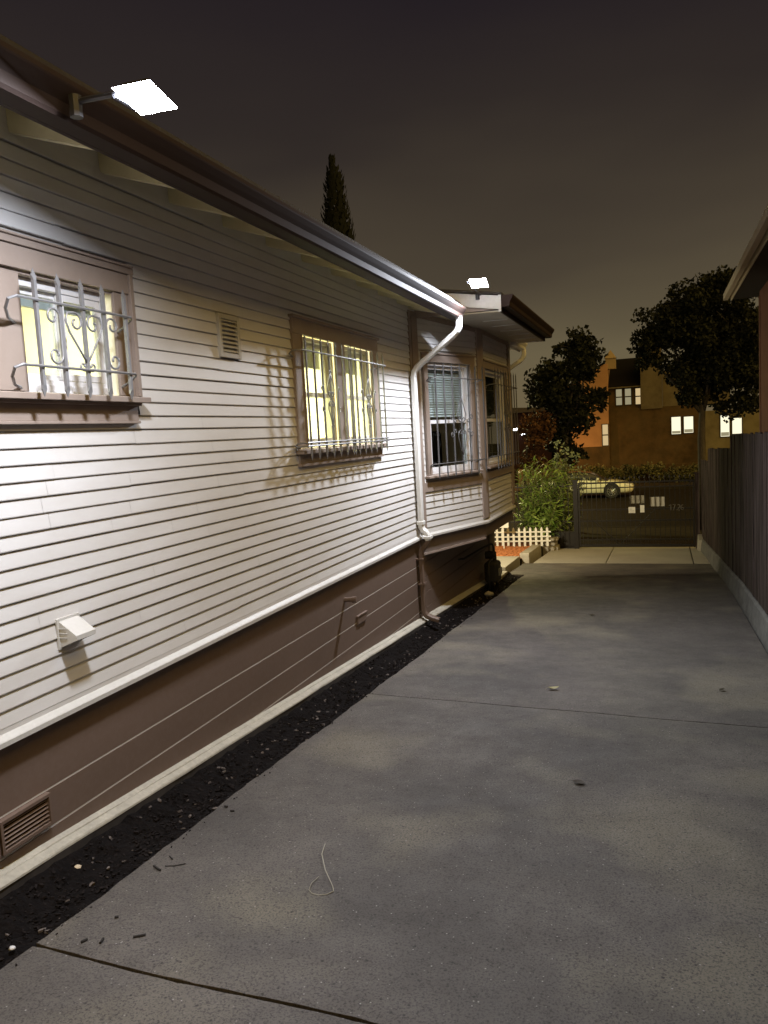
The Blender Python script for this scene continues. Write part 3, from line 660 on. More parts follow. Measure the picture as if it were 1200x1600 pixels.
# --- bay windows
M_BFR = M_BRN
def bay_window(F, L, h, rails, nb, seed, flip=False, lit=True):
    s0, s1, z0, z1 = h; bw = .085
    b = MB(F); b.box(s0-bw-.01, s1+bw+.01, 0, .026, z1, z1+.085); b.box(s0-bw-.02, s1+bw+.02, 0, .042, z1+.085, z1+.103)
    b.box(s0-bw, s0, 0, .022, z0, z1-.0005); b.box(s1, s1+bw, 0, .022, z0, z1-.0005)
    b.box(s0-bw+.0, s0-bw+.012, .0225, .034, z0, z1); 
    wn = b.build('window', M_BRN, house, bevel=.002)
    b = MB(F); b.hexa([(s0-bw-.04, -.02, z0-.034), (s1+bw+.04, -.02, z0-.034), (s1+bw+.04, .07, z0-.036), (s0-bw-.04, .07, z0-.036), (s0-bw-.04, -.02, z0), (s1+bw+.04, -.02, z0), (s1+bw+.04, .07, z0-.012), (s0-bw-.04, .07, z0-.012)]); b.build('sill', M_BRN, wn, bevel=.003)
    zm = z0 + (z1-z0)*.47
    b = MB(F); framebox(b, s0+.002, s1-.002, z0+.002, z1-.002, -.10, -.01, .032); b.build('frame', M_VINYL, wn, bevel=.002)
    b = MB(F); framebox(b, s0+.035, s1-.035, z0+.035, zm+.02, -.050, -.022, .040); b.build('sash', M_VINYL, wn, bevel=.002)
    b = MB(F); framebox(b, s0+.035, s1-.035, zm-.018, z1-.035, -.082, -.054, .036); b.build('sash', M_VINYL, wn, bevel=.002)
    b = MB(F); b.box(s0+.076, s1-.076, -.038, -.035, z0+.076, zm-.021); b.build('pane', M_GLASS, wn)
    b = MB(F); b.box(s0+.072, s1-.072, -.070, -.067, zm+.021, z1-.072); b.build('pane', M_GLASS, wn)
    return wn, zm
wn3, zm3 = bay_window(F1, L1, (.27, 1.15, 1.135, 2.375), None, 7, 1)
b = MB(F1)
zz = 2.335
while zz > 1.80:
    b.add([(.30, -.125, zz), (1.12, -.125, zz), (1.12, -.106, zz-.024), (.30, -.106, zz-.024)], [(0, 1, 2, 3)]); zz -= .028
b.box(.30, 1.12, -.130, -.104, 1.775, 1.792)
b.build('blind', M_BLINDG, wn3, recalc=False)
def bay_scroll(cx, zc, w_):
    out = []
    for sg in (-1, 1):
        out.append([(cx, zc+.33), (cx+sg*.05, zc+.22), (cx+sg*.085, zc+.13), (cx+sg*.075, zc+.07), (cx+sg*.02, zc+.04)] + spiral((cx+sg*.035, zc+.075), .030, .8, math.pi*1.5, sg, 10, .4))
        out.append([(cx, zc-.33), (cx+sg*.05, zc-.22), (cx+sg*.085, zc-.13), (cx+sg*.075, zc-.07), (cx+sg*.02, zc-.04)] + spiral((cx+sg*.035, zc-.075), .030, .8, math.pi*.5, -sg, 10, .4))
        out.append(cscroll(cx+sg*.165, sg, zc, .26, .07)); out.append(cscroll(cx+sg*.165, -sg, zc, .16, .05))
    return out
bars3 = [.24+.165*k for k in range(7)]
grille(F1, bars3, 1.08, 2.36, [2.19, 1.255], .135, wn3, .20, 1.27, scroll=bay_scroll(bars3[3], 1.66, .1), ret=.12, rb=.006, matl=mat('dark_grey_iron', (.15, .15, .155), .4, metal=.3))
wn4, zm4 = bay_window(F2, L2, (.165, 1.475, 1.155, 2.355), None, 9, 2)
bars4 = [.15+.17*k for k in range(9)]
grille(F2, bars4, 1.08, 2.36, [2.15, 1.27], .15, wn4, .11, 1.57, scroll=bay_scroll(bars4[4], 1.70, .1), ret=.12, rb=.006, matl=bpy.data.materials['dark_grey_iron'])
b = MB(F2)
for k in range(30):
    s_ = .14 + k*.0455; b.box(s_, s_+.040, -.150-.012*(k % 2), -.135, 1.10, 2.42)
b.build('curtain', mat('darkening_curtain', (.03, .035, .04), .9), wn4)  # cloth put in so the far bay pane reads dark
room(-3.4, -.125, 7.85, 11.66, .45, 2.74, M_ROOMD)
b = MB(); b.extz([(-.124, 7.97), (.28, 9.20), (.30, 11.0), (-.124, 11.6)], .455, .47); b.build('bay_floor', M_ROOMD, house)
# dark furniture seen through the bay panes
sofa = tag(empty('armchair', (-.7, 9.9, .47)), 'dark high-backed armchair inside the bay, seen through the lower pane', 'armchair')
b = MB()
b.box(-1.05, -.45, 9.75, 10.35, .47, .86); b.build('seat', mat('dark_blue_cloth', (.012, .012, .03), .9), sofa, bevel=.05)
b = MB(); b.box(-1.10, -.40, 10.36, 10.52, .47, 1.62); b.build('backrest', mat('black_cloth', (.012, .011, .011), .9), sofa, bevel=.06)
b = MB(); b.box(-1.24, -1.06, 9.75, 10.35, .47, 1.10); b.build('armrest', bpy.data.materials['black_cloth'], sofa, bevel=.04)
b = MB(); b.box(-.44, -.26, 9.75, 10.35, .47, 1.10); b.build('armrest', bpy.data.materials['black_cloth'], sofa, bevel=.04)
# room lamps (ceiling panels)
def ceiling_lamp(x, y, z, w_, k, col, label):
    t = tag(empty('ceiling_lamp', (x, y, z)), label, 'ceiling lamp')
    b = MB(); b.box(x-w_/2-.03, x+w_/2+.03, y-w_/2-.03, y+w_/2+.03, z, z+.03); b.build('housing', M_WTRIM, t)
    b = MB(); b.quad((x-w_/2, y-w_/2, z-.004), (x+w_/2, y-w_/2, z-.004), (x+w_/2, y+w_/2, z-.004), (x-w_/2, y+w_/2, z-.004)); b.build('diffuser', emis('lamp_glow', col, k), t, recalc=False)
ceiling_lamp(-1.0, 3.0, 2.70, .8, ROOM*6, (1, .95, .66), 'flat ceiling lamp lighting the room behind the small barred window')
ceiling_lamp(-1.6, 6.1, 2.70, 1.4, ROOM*8.5, (1, .95, .66), 'wide ceiling lamp lighting the room behind the twin barred window')
ceiling_lamp(-2.4, 8.9, 2.70, .5, ROOM*1.6, (1, .86, .62), 'dim ceiling lamp in the room behind the bay')

# ---------- vents, hood, pipes
b = MB(WALLF); framebox(b, 4.085, 4.325, 2.125, 2.385, .0, .028, .028); wv = b.build('wall_vent', M_WTRIM, house, bevel=.002)
b = MB(WALLF)
for k in range(8):
    z = 2.158 + k*.0262
    b.add([(4.112, .024, z), (4.298, .024, z), (4.298, .004, z+.020), (4.112, .004, z+.020), (4.112, .026, z+.003), (4.298, .026, z+.003), (4.298, .006, z+.023), (4.112, .006, z+.023)], [(0,1,2,3),(4,5,6,7),(0,1,5,4),(2,3,7,6)])
b.build('louvre', M_WTRIM, wv, recalc=False)
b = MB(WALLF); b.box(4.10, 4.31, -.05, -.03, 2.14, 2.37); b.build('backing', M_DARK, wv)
b = MB(WALLF); b.tube([(4.325, .02, 2.13), (4.35, .02, 2.10)], .003, 6)
# crawl-space vent in the skirt
b = MB(WALLF)
for s0 in (1.66, 1.942, 2.224): framebox(b, s0-.035, s0+.235, .022, .160, -.0095, .014, .013)
cv = b.build('crawl_vent', M_SKIRT, house)
b = MB(WALLF)
for s0 in (1.66, 1.942, 2.224):
    for k in range(6):
        z = .044 + k*.0178
        b.hexa([(s0-.022, -.002, z+.004), (s0+.222, -.002, z+.004), (s0+.222, .006, z-.001), (s0-.022, .006, z-.001), (s0-.022, -.002, z+.0065), (s0+.222, -.002, z+.0065), (s0+.222, .006, z+.0015), (s0-.022, .006, z+.0015)])
b.build('louvre', M_SKIRT, cv, recalc=False)
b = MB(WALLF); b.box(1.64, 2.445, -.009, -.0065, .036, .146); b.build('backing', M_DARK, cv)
# dryer vent hood
b = MB(WALLF)
b.box(2.583, 2.725, .010, .018, .750, .884)
pr = [(2.594, .018, .872), (2.714, .018, .872), (2.714, .108, .812), (2.594, .108, .812), (2.714, .108, .792), (2.594, .108, .792), (2.594, .018, .757), (2.714, .018, .757)]
b.add(pr, [(0,1,2,3), (3,2,4,5), (0,3,5,6), (1,2,4,7)])
for z in (.80, .82, .84): b.box(2.590, 2.593, .018, .06, z, z+.003)
b.build('dryer_hood', M_WTRIM, house, recalc=False)
# stub pipe and outlet box in the skirt
b = MB(); b.tube([(-.01, 5.80, .255), (.075, 5.80, .258)], .020, 14); b.tube([(.06, 5.80, .257), (.10, 5.80, .259)], .027, 14); b.build('pipe_stub', M_SKIRT, house, smooth=False)
b = MB(); b.box(-.012, .010, 6.02, 6.25, .045, .060); b.box(-.012, .004, 6.03, 6.24, -.02, .045); b.build('outlet_cover', M_SKIRT, house, bevel=.004)
# gas meter
gm = tag(empty('gas_meter', (.16, 10.9, G(10.9))), 'dark gas meter with pipes standing under the bay window', 'gas meter')
M_MET = mat('dark_grey_metal', (.030, .029, .027), .6, metal=.3)
b = MB(); b.box(.06, .26, 10.72, 11.02, -.60, -.30); b.build('meter_body', M_MET, gm, bevel=.04)
b = MB(); b.tube([(.08, 10.80, -.20), (.20, 10.80, -.20)], .055, 18); b.tube([(.19, 10.80, -.20), (.23, 10.80, -.20)], .03, 14); b.build('regulator', M_MET, gm)
b = MB()
b.tube([(.16, 10.77, -.62), (.16, 10.77, -.25), (.16, 10.82, -.20)], .018, 10); b.tube([(.16, 10.97, -.62), (.16, 10.97, -.10), (.14, 10.97, -.06), (.10, 10.6, -.055), (.06, 9.6, -.05), (.0, 9.55, -.05)], .014, 10)
b.tube([(.16, 10.60, -.70), (.16, 10.60, -.28), (.16, 10.78, -.26)], .018, 10); b.tube([(.16, 11.1, -.72), (.16, 11.1, -.2), (.05, 11.1, -.2)], .016, 10)
b.build('pipe', M_MET, gm, smooth=True)
b = MB(); b.box(.25, .28, 10.78, 10.96, -.50, -.40); b.build('dial_plate', mat('meter_plate', (.2, .2, .19), .4), gm, bevel=.005)
st = MB()
def rock(b, c, r, seed, flat=.6):
    rnd = random.Random(seed); n1, n2 = 6, 8; vs = [(c[0], c[1], c[2]+r*flat)]
    for i in range(1, n1):
        for k in range(n2):
            th = math.pi*i/n1; ph = 2*math.pi*k/n2; q = r*rnd.uniform(.8, 1.15)
            vs.append((c[0]+q*math.sin(th)*math.cos(ph), c[1]+q*math.sin(th)*math.sin(ph), c[2]+q*flat*math.cos(th)))
    vs.append((c[0], c[1], c[2]-r*flat)); fs = [(0, 1+k, 1+(k+1) % n2) for k in range(n2)]
    for i in range(n1-2):
        for k in range(n2): fs.append((1+i*n2+k, 1+(i+1)*n2+k, 1+(i+1)*n2+(k+1) % n2, 1+i*n2+(k+1) % n2))
    L_ = len(vs)-1; fs += [(L_, 1+(n1-2)*n2+(k+1) % n2, 1+(n1-2)*n2+k) for k in range(n2)]
    b.add(vs, fs)
rock(st, (.20, 10.35, G(10.35)+.0), .07, 4); tag(st.build('rock', M_STONE, smooth=True), 'pale rock in the mulch at the foot of the gas meter', 'rock')
st = MB(); rock(st, (.107, 2.467, -.175), .022, 9, .8); tag(st.build('pebble', mat('cream_pebble', (.60, .50, .36), .7), smooth=True), 'cream pebble on the black mulch near the crawl-space vents', 'pebble')
st = MB(); rock(st, (.30, 1.93, -.135), .012, 10, .5); tag(st.build('pebble', mat('white_pebble', (.7, .7, .7), .6), smooth=True), 'tiny white pebble in the mulch at the nearest driveway joint', 'pebble')

# ------------------------------------------------------------------ FLOODLIGHTS
M_LAMPB = mat('black_lamp_housing', (.03, .03, .035), .45)
def floodlight(c, sx, sy, tilt_x, tilt_y, k, mount, label, col=(.86, .90, 1.0)):
    t = tag(empty('floodlight', c), label, 'floodlight', 'white floodlights on the eaves')
    R = Matrix.Translation(c) @ Matrix.Rotation(tilt_x, 4, 'X') @ Matrix.Rotation(tilt_y, 4, 'Y')
    b = MB(R); b.box(-sx/2, sx/2, -sy/2, sy/2, .0008, .004); b.box(-sx/2+.02, sx/2-.02, -sy/2+.02, sy/2-.02, .0042, .012); 
    for i in range(7): b.box(-sx/2+.024, sx/2-.024, -sy/2+.018+i*(sy-.042)/6, -sy/2+.022+i*(sy-.042)/6, .0125, .024)
    b.build('housing', M_LAMPB, t)
    b = MB(R); b.quad((-sx/2, -sy/2, 0), (sx/2, -sy/2, 0), (sx/2, sy/2, 0), (-sx/2, sy/2, 0)); b.build('light_panel', emis('flood_glow', col, k), t, recalc=False)
    b = MB(); P = [Vector(c) + Vector((-sx*.5, -.02, .03)), Vector(c) + Vector((-sx*.62, -.03, .02)), Vector(mount) + Vector((.03, 0, .01)), Vector(mount)]
    b.tube(P, .010, 8); b.tube([Vector(mount) + Vector((0, 0, .03)), Vector(mount) - Vector((0, 0, .04))], .022, 8); b.tube([Vector(c)+Vector((-sx*.5-.006, -.05, .01)), Vector(c)+Vector((-sx*.5-.006, .05, .01))], .014, 8)
    b.build('bracket', M_LAMPB, t)
    return t
floodlight((.935, 2.235, 2.738), .145, .150, math.radians(-12), math.radians(2), FLOOD1, (.655, 2.235, 2.77), 'bright white floodlight on the long gutter at the upper left')
floodlight((.845, 7.60, 3.03), .165, .135, math.radians(-27), math.radians(3), FLOOD2, (.74, 8.00, 2.98), 'bright white floodlight on the roof edge above the bay window')
b = None

# ------------------------------------------------------------------ PORCH LAMP (behind the house corner, lights the front garden)
t = tag(empty('porch_lamp', (-1.0, 12.0, .95)), 'warm porch lamp on the front wall facing the garden', 'lamp')
b = MB(); b.box(-1.06, -.94, HF, HF+.05, .85, 1.15); b.build('wall_plate', M_IRON2, t)
b = MB(); b.quad((-1.12, 12.10, .96), (-.88, 12.10, .96), (-.88, 12.14, 1.16), (-1.12, 12.14, 1.16)); b.build('lens', emis('porch_glow', (1, .85, .56), PORCH), t, recalc=False)
b = MB(); b.hexa([(-1.14, 12.0, .94), (-.86, 12.0, .94), (-.86, 12.095, .94), (-1.14, 12.095, .94), (-1.14, 12.0, 1.18), (-.86, 12.0, 1.18), (-.86, 12.134, 1.18), (-1.14, 12.134, 1.18)]); b.build('housing', M_IRON2, t)
b = MB(); b.box(-1.03, -.97, HF+.05, 12.0, 1.0, 1.05); b.build('arm', M_IRON2, t)

# ------------------------------------------------------------------ FRONT GARDEN
b = MB()
b.hexa([(-1.6, 12.75, -1.1), (-.02, 12.75, -1.1), (-.06, 14.35, -1.1), (-1.6, 14.35, -1.1), (-1.6, 12.75, G(12.75)+.10), (-.02, 12.75, G(12.75)+.10), (-.06, 14.35, G(14.35)+.12), (-1.6, 14.35, G(14.35)+.12)])
tag(b.build('stepping_slab', M_APRON, bevel=.012), 'grey concrete slab between the house corner and the red mulch bed', 'slab')
b = MB(); b.quad((-3.5, 14.35, -.86), (-.05, 14.40, -.87), (-.02, 17.6, -.98), (-3.5, 17.6, -.98)); tag(b.build('garden_soil', M_REDS), kind='structure')
b = MB(); b.quad((-3.5, 14.352, -.86), (-.05, 14.402, -.87), (-.05, 14.402, -1.3), (-3.5, 14.352, -1.3)); b.quad((-.05, 14.40, -.87), (-.02, 17.6, -.98), (-.02, 17.6, -1.4), (-.05, 14.4, -1.3)); tag(b.build('garden_bank', M_DARK), kind='structure')
chips('red_mulch', M_RED, 2600, (-1.5, -.08), (14.4, 16.2), lambda x, y: -.862 - (y-14.4)*.034, .03, .10, 'orange-red bark mulch in front of the white picket edging', 8)
def block(path, w_, z0f, h, name, matl, label, cat):
    b = MB(); n = len(path); vs = []
    for i, (x, y) in enumerate(path):
        a = path[min(i+1, n-1)]; c = path[max(i-1, 0)]; d = Vector((a[0]-c[0], a[1]-c[1], 0)).normalized(); q = Vector((d.y, -d.x, 0))*w_/2
        z = z0f(y); 
        vs += [(x-q.x, y-q.y, z-.3), (x+q.x, y+q.y, z-.3), (x+q.x, y+q.y, z+h), (x-q.x, y-q.y, z+h)]
    fs = [(i*4+k, i*4+(k+1) % 4, (i+1)*4+(k+1) % 4, (i+1)*4+k) for i in range(n-1) for k in range(4)] + [(3, 2, 1, 0), tuple((n-1)*4+k for k in range(4))]
    b.add(vs, fs); return tag(b.build(name, matl, bevel=.012), label, cat)
block([(0.0, 14.50), (-.02, 15.2), (-.04, 15.9), (-.08, 16.6)], .18, G, .16, 'edging_block', M_STONE, 'long pale stone edging block beside the red mulch', 'stone block')
t = tag(empty('stone_pedestal', (.18, 16.9, G(16.9))), 'small stacked stone pedestal between the edging block and the iron fence', 'pedestal')
for (k, (w_, z0, z1)) in enumerate(((.17, 0, .10), (.13, .104, .20), (.16, .204, .27))):
    b = MB(); b.box(.18-w_, .18+w_, 16.9-w_, 16.9+w_, G(16.9)+z0-(.15 if k == 0 else 0), G(16.9)+z1); b.build('block', M_STONE, t, bevel=.02)
# picket edging
pf = tag(empty('picket_fence', (-.5, 16.3, -.95)), 'low white picket edging standing in the red mulch bed', 'fence')
b = MB(); x = -1.35
while x < .20:
    zz0 = -.955 - (x+.5)*0; y = 16.3 + (x+.5)*.06
    b.add([(x-.024, y, -.93), (x+.024, y, -.93), (x+.024, y, -.56), (x, y, -.515), (x-.024, y, -.56), (x-.024, y+.012, -.93), (x+.024, y+.012, -.93), (x+.024, y+.012, -.56), (x, y+.012, -.515), (x-.024, y+.012, -.56)],
          [(0,1,2,3,4), (9,8,7,6,5), (0,1,6,5), (1,2,7,6), (2,3,8,7), (3,4,9,8), (4,0,5,9)])
    x += .118
b.build('pickets', M_PICK, pf)
b = MB()
for z in (-.83, -.735, -.635): b.hexa([(-1.42, 16.232, z), (.26, 16.333, z), (.26, 16.345, z), (-1.42, 16.244, z), (-1.42, 16.232, z+.030), (.26, 16.333, z+.030), (.26, 16.345, z+.030), (-1.42, 16.244, z+.030)])
b.build('rail', M_PICK, pf)
sg = tag(empty('garden_sign', (-.63, 15.8, -.9)), 'small blank white sign on a stake behind the bay corner', 'sign')
b = MB(); b.box(-.76, -.53, 15.80, 15.815, -.46, -.31); b.build('sign_plate', M_PICK, sg)
b = MB(); b.box(-.655, -.635, 15.817, 15.832, -.95, -.34); b.build('stake', M_PICK, sg)

# ---------- plants
def leaves(b, c, rad, n, L, W, rnd, updir=0, fill=.55, outward=False):
    for i in range(n):
        while True:
            p = Vector((rnd.uniform(-1, 1), rnd.uniform(-1, 1), rnd.uniform(-1, 1)))
            if p.length <= 1: break
        p = p * (1 if rnd.random() > fill else 1) 
        q = Vector((c[0]+p.x*rad[0], c[1]+p.y*rad[1], c[2]+p.z*rad[2]))
        d = Vector((rnd.gauss(0, 1), rnd.gauss(0, 1), rnd.gauss(0, 1) + updir))
        if outward: d = d*.5 + Vector((p.x, p.y, p.z*.5))*1.6
        d = d.normalized() if d.length > 1e-6 else Vector((0, 0, 1)); s_ = d.cross(Vector((rnd.gauss(0, 1), rnd.gauss(0, 1), rnd.gauss(0, 1))))
        if s_.length < 1e-4: continue
        s_.normalize(); l = L*rnd.uniform(.65, 1.25); w_ = W*rnd.uniform(.7, 1.2); nn = d.cross(s_)*w_*.25
        b.add([q, q+d*l*.5+s_*w_*.5-nn, q+d*l, q+d*l*.5-s_*w_*.5-nn], [(0, 1, 2), (0, 2, 3)])
def bush():
    rnd = random.Random(12); t = tag(empty('oleander_bush', (.05, 17.1, -1.0)), 'leafy green bush with long narrow leaves behind the picket edging', 'bush')
    b = MB(); s_ = MB()
    for k in range(250):
        a = rnd.uniform(0, 6.28); rr = rnd.uniform(0, 1)**.6
        base = Vector((-.05+rnd.gauss(0, .14), 17.25+rnd.gauss(0, .12), -1.05))
        tip = Vector((-.02+rr*.66*math.cos(a), 17.3+rr*.5*math.sin(a), -.05 + rnd.uniform(-.75, 1.05)*(1 - .35*rr) + .05))
        mid = (base+tip)/2 + Vector((rnd.gauss(0, .04), rnd.gauss(0, .04), .10))
        pts = [base*(1-u)**2 + mid*2*u*(1-u) + tip*u*u for u in [i/7 for i in range(8)]]
        s_.tube(pts, .008, 5, r2=.003)
        for i in range(17):
            u = .36 + .64*i/16; p = base*(1-u)**2 + mid*2*u*(1-u) + tip*u*u
            d0 = (tip-mid).normalized(); an = rnd.uniform(0, 6.28)
            side = d0.cross(Vector((math.cos(an), math.sin(an), .3))).normalized()
            d = (d0*rnd.uniform(.35, .9) + side).normalized(); l = rnd.uniform(.13, .24); w_ = l*.19; s2 = d.cross(d0)
            if s2.length < 1e-3: continue
            s2.normalize(); dr = Vector((0, 0, -l*.12))
            b.add([p, p+d*l*.4+s2*w_*.5, p+d*l*.75+s2*w_*.4+dr*.5, p+d*l+dr, p+d*l*.75-s2*w_*.4+dr*.5, p+d*l*.4-s2*w_*.5], [(0,1,5), (1,2,4,5), (2,3,4)])
    b.build('foliage', M_OLE, t, recalc=False); s_.build('stem', M_STEM, t)
bush()
def shrub2():
    rnd = random.Random(5); t = tag(empty('pale_shrub', (.5, 17.9, -1.1)), 'tall loose pale-leaved shrub between the green bush and the gate', 'shrub')
    b = MB(); s_ = MB()
    for k in range(26):
        base = Vector((.42+rnd.gauss(0, .07), 18.0+rnd.gauss(0, .07), -1.15)); tip = Vector((.42+rnd.uniform(-.30, .42), 18.0+rnd.uniform(-.3, .3), rnd.uniform(-.4, 1.25)))
        s_.tube([base, (base+tip)/2+Vector((rnd.gauss(0, .05), 0, .1)), tip], .010, 5, r2=.004)
        for i in range(5):
            u = .35 + .16*i; p = base.lerp(tip, u) + Vector((rnd.gauss(0, .05), rnd.gauss(0, .05), .04)); leaves(b, p, (.11, .11, .13), 16, .085, .045, rnd)
    b.build('foliage', M_PALEL, t, recalc=False); s_.build('stem', M_BARK, t)
shrub2()
def tree(name, base, trunk, limbs, blobs, L, W, matl, label, seed, cat='tree', dens=1.0, matl2=None):
    rnd = random.Random(seed); t = tag(empty(name, base), label, cat)
    b = MB(); b.tube(trunk[0], trunk[1], 10, r2=trunk[2])
    tp = Vector(trunk[0][-1])
    for (c, r, n) in blobs[:limbs]:
        c = Vector(c); mid = (tp+c)/2 + Vector((rnd.gauss(0, .15), rnd.gauss(0, .15), rnd.gauss(0, .1))); b.tube([tp-Vector((0, 0, .3)), mid, c], trunk[2]*.7, 7, r2=trunk[2]*.2)
        for k in range(4):
            e = c + Vector((rnd.uniform(-1, 1)*r[0], rnd.uniform(-1, 1)*r[1], rnd.uniform(-.3, 1)*r[2]))*.8; b.tube([mid.lerp(c, .6), (c+e)/2, e], trunk[2]*.25, 5, r2=trunk[2]*.08)
    b.build('trunk', M_BARK, t, smooth=True)
    b = MB()
    for (c, r, n) in blobs:
        # sub-clumps for an uneven outline
        for k in range(max(3, int(n/60))):
            while True:
                p = Vector((rnd.uniform(-1, 1), rnd.uniform(-1, 1), rnd.uniform(-1, 1)))
                if p.length <= 1: break
            cc = (c[0]+p.x*r[0], c[1]+p.y*r[1], c[2]+p.z*r[2]); s0 = rnd.uniform(.16, .34)
            leaves(b, cc, (s0*1.2, s0*1.2, s0), int(60*dens), L, W, rnd)
    b.build('crown', matl, t, recalc=False)
    return t
Y = 26.2
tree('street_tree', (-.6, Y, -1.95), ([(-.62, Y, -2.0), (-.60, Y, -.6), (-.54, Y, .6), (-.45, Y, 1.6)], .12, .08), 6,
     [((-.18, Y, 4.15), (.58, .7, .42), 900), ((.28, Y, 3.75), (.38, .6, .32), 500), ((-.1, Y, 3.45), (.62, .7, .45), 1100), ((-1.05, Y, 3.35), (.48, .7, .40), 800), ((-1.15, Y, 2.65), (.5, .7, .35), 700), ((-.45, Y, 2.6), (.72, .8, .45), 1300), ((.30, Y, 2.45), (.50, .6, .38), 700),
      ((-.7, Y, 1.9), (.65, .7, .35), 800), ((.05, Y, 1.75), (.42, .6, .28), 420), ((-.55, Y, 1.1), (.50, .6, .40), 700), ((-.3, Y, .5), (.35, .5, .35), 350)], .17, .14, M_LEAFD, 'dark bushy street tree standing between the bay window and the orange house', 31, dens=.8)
tree('orange_lit_shrub', (-2.0, 25.5, -1.9), ([(-1.7, 25.5, -1.95), (-1.75, 25.5, -.6), (-1.8, 25.5, .3)], .07, .04), 2,
     [((-1.45, 25.5, 1.25), (.40, .5, .55), 800), ((-1.25, 25.5, 1.6), (.4, .5, .4), 500), ((-1.5, 25.5, .3), (.5, .5, .4), 500)], .13, .10, M_LEAFR, 'shrub beside the pair of white street lights, orange lamplight put into its leaf colour', 33, cat='shrub')
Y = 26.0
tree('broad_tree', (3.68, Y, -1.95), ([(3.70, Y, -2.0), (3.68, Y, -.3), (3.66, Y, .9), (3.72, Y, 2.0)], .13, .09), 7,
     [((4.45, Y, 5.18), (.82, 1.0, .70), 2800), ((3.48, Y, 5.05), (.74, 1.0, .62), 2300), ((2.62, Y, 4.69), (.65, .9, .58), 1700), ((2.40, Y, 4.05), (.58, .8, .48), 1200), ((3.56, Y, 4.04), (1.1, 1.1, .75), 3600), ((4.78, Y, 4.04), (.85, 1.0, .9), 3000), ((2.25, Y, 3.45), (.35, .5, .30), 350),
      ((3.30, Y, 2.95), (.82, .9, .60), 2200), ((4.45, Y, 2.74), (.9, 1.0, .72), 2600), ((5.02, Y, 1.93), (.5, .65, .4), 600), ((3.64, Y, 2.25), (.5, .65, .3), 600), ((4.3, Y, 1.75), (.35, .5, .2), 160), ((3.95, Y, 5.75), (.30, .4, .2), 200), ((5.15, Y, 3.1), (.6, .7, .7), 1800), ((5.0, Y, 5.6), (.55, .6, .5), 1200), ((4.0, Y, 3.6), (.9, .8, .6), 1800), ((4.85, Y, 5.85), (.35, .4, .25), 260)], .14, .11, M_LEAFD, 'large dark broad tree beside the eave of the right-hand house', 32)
# cypress
rnd = random.Random(3); t = tag(empty('cypress_tree', (-9.75, 30, -2)), 'tall narrow cypress rising behind the house roof', 'tree')
b = MB(); b.tube([(-9.75, 30, -2), (-9.8, 30, 12.2)], .22, 10, r2=.03); b.build('trunk', M_BARK, t)
b = MB(); z = -1.0
while z < 12.9:
    u = max(0, (12.9 - z)); r = min(.66, .03 + .30*u**.62) if z > 8 else .8
    if z > 12.3: r *= .45
    for k in range(int(6 + r*30)):
        a = rnd.uniform(0, 6.28); rr = r*rnd.uniform(.55, 1.08); c = Vector((-9.8 + rr*math.cos(a) + .15*max(0, (z-11.8))*-.5, 30+rr*math.sin(a), z + rnd.uniform(-.08, .08)))
        d = Vector((math.cos(a)*.35, math.sin(a)*.35, 1)).normalized(); s_ = Vector((-math.sin(a), math.cos(a), 0)); l = rnd.uniform(.18, .34); w_ = rnd.uniform(.05, .10)
        b.add([c, c+d*l*.5+s_*w_, c+d*l, c+d*l*.5-s_*w_], [(0, 1, 2, 3)])
    z += .07
b.build('crown', M_LEAFC, t, recalc=False)

# ------------------------------------------------------------------ GATE
GY = 17.15
gate = tag(empty('iron_gate', (1.95, GY, G(GY))), 'black iron driveway gate with spear tops and papers fixed to its bars', 'gate')
gb = G(GY) + .03
b = MB()
for z, h in ((.300, .035), (.198, .022), (-.275, .028), (-.52, .028), (gb+.02, .045), (gb+.16, .022)): b.box(.80, 3.09, GY-.016, GY+.016, z, z+h)
b.box(.765, .80, GY-.018, GY+.018, gb, .335); b.box(3.09, 3.125, GY-.018, GY+.018, gb, .335)
b.build('frame', M_IRON2, gate)
b = MB(); n = 23
for k in range(n):
    x = .80 + (k+.5)*(3.09-.80)/n
    b.box(x-.0065, x+.0065, GY-.0065, GY+.0065, gb+.03, .395)
b.build('bars', M_IRON2, gate)
b = MB()
for k in range(n):
    x = .80 + (k+.5)*(3.09-.80)/n
    b.add([(x-.024, GY, .405), (x, GY-.008, .395), (x+.024, GY, .405), (x, GY+.008, .395), (x, GY, .455)], [(0,1,4),(1,2,4),(2,3,4),(3,0,4),(0,3,2,1)])
b.build('spear_heads', M_IRON2, gate)
b = MB()
def bar2(b, p, q, r): b.tube([p, q], r, 4)
bar2(b, (1.10, GY+.02, -.52), (1.62, GY+.02, gb+.05), .012); b.build('brace', M_IRON2, gate); b = MB(); bar2(b, (2.35, GY+.02, -.27), (1.62, GY+.02, gb+.05), .012); b.build('brace', M_IRON2, gate); b = MB(); bar2(b, (2.95, GY-.02, .20), (3.09, GY-.02, .31), .012)
b.build('brace', M_IRON2, gate)
for k in range(n-1):   # short lower pickets
    pass
b = MB()
for k in range(n):
    x = .80 + (k+.0)*(3.09-.80)/n + .0
    b.box(x-.005, x+.005, GY-.006, GY+.006, gb+.05, gb+.17)
b.build('lower_pickets', M_IRON2, gate)
M_PAPER = mat('white_card', (.80, .79, .72), .6); M_PAPERD = mat('faded_card', (.36, .34, .27), .7, noise=(14, (.14, .13, .10), .9))
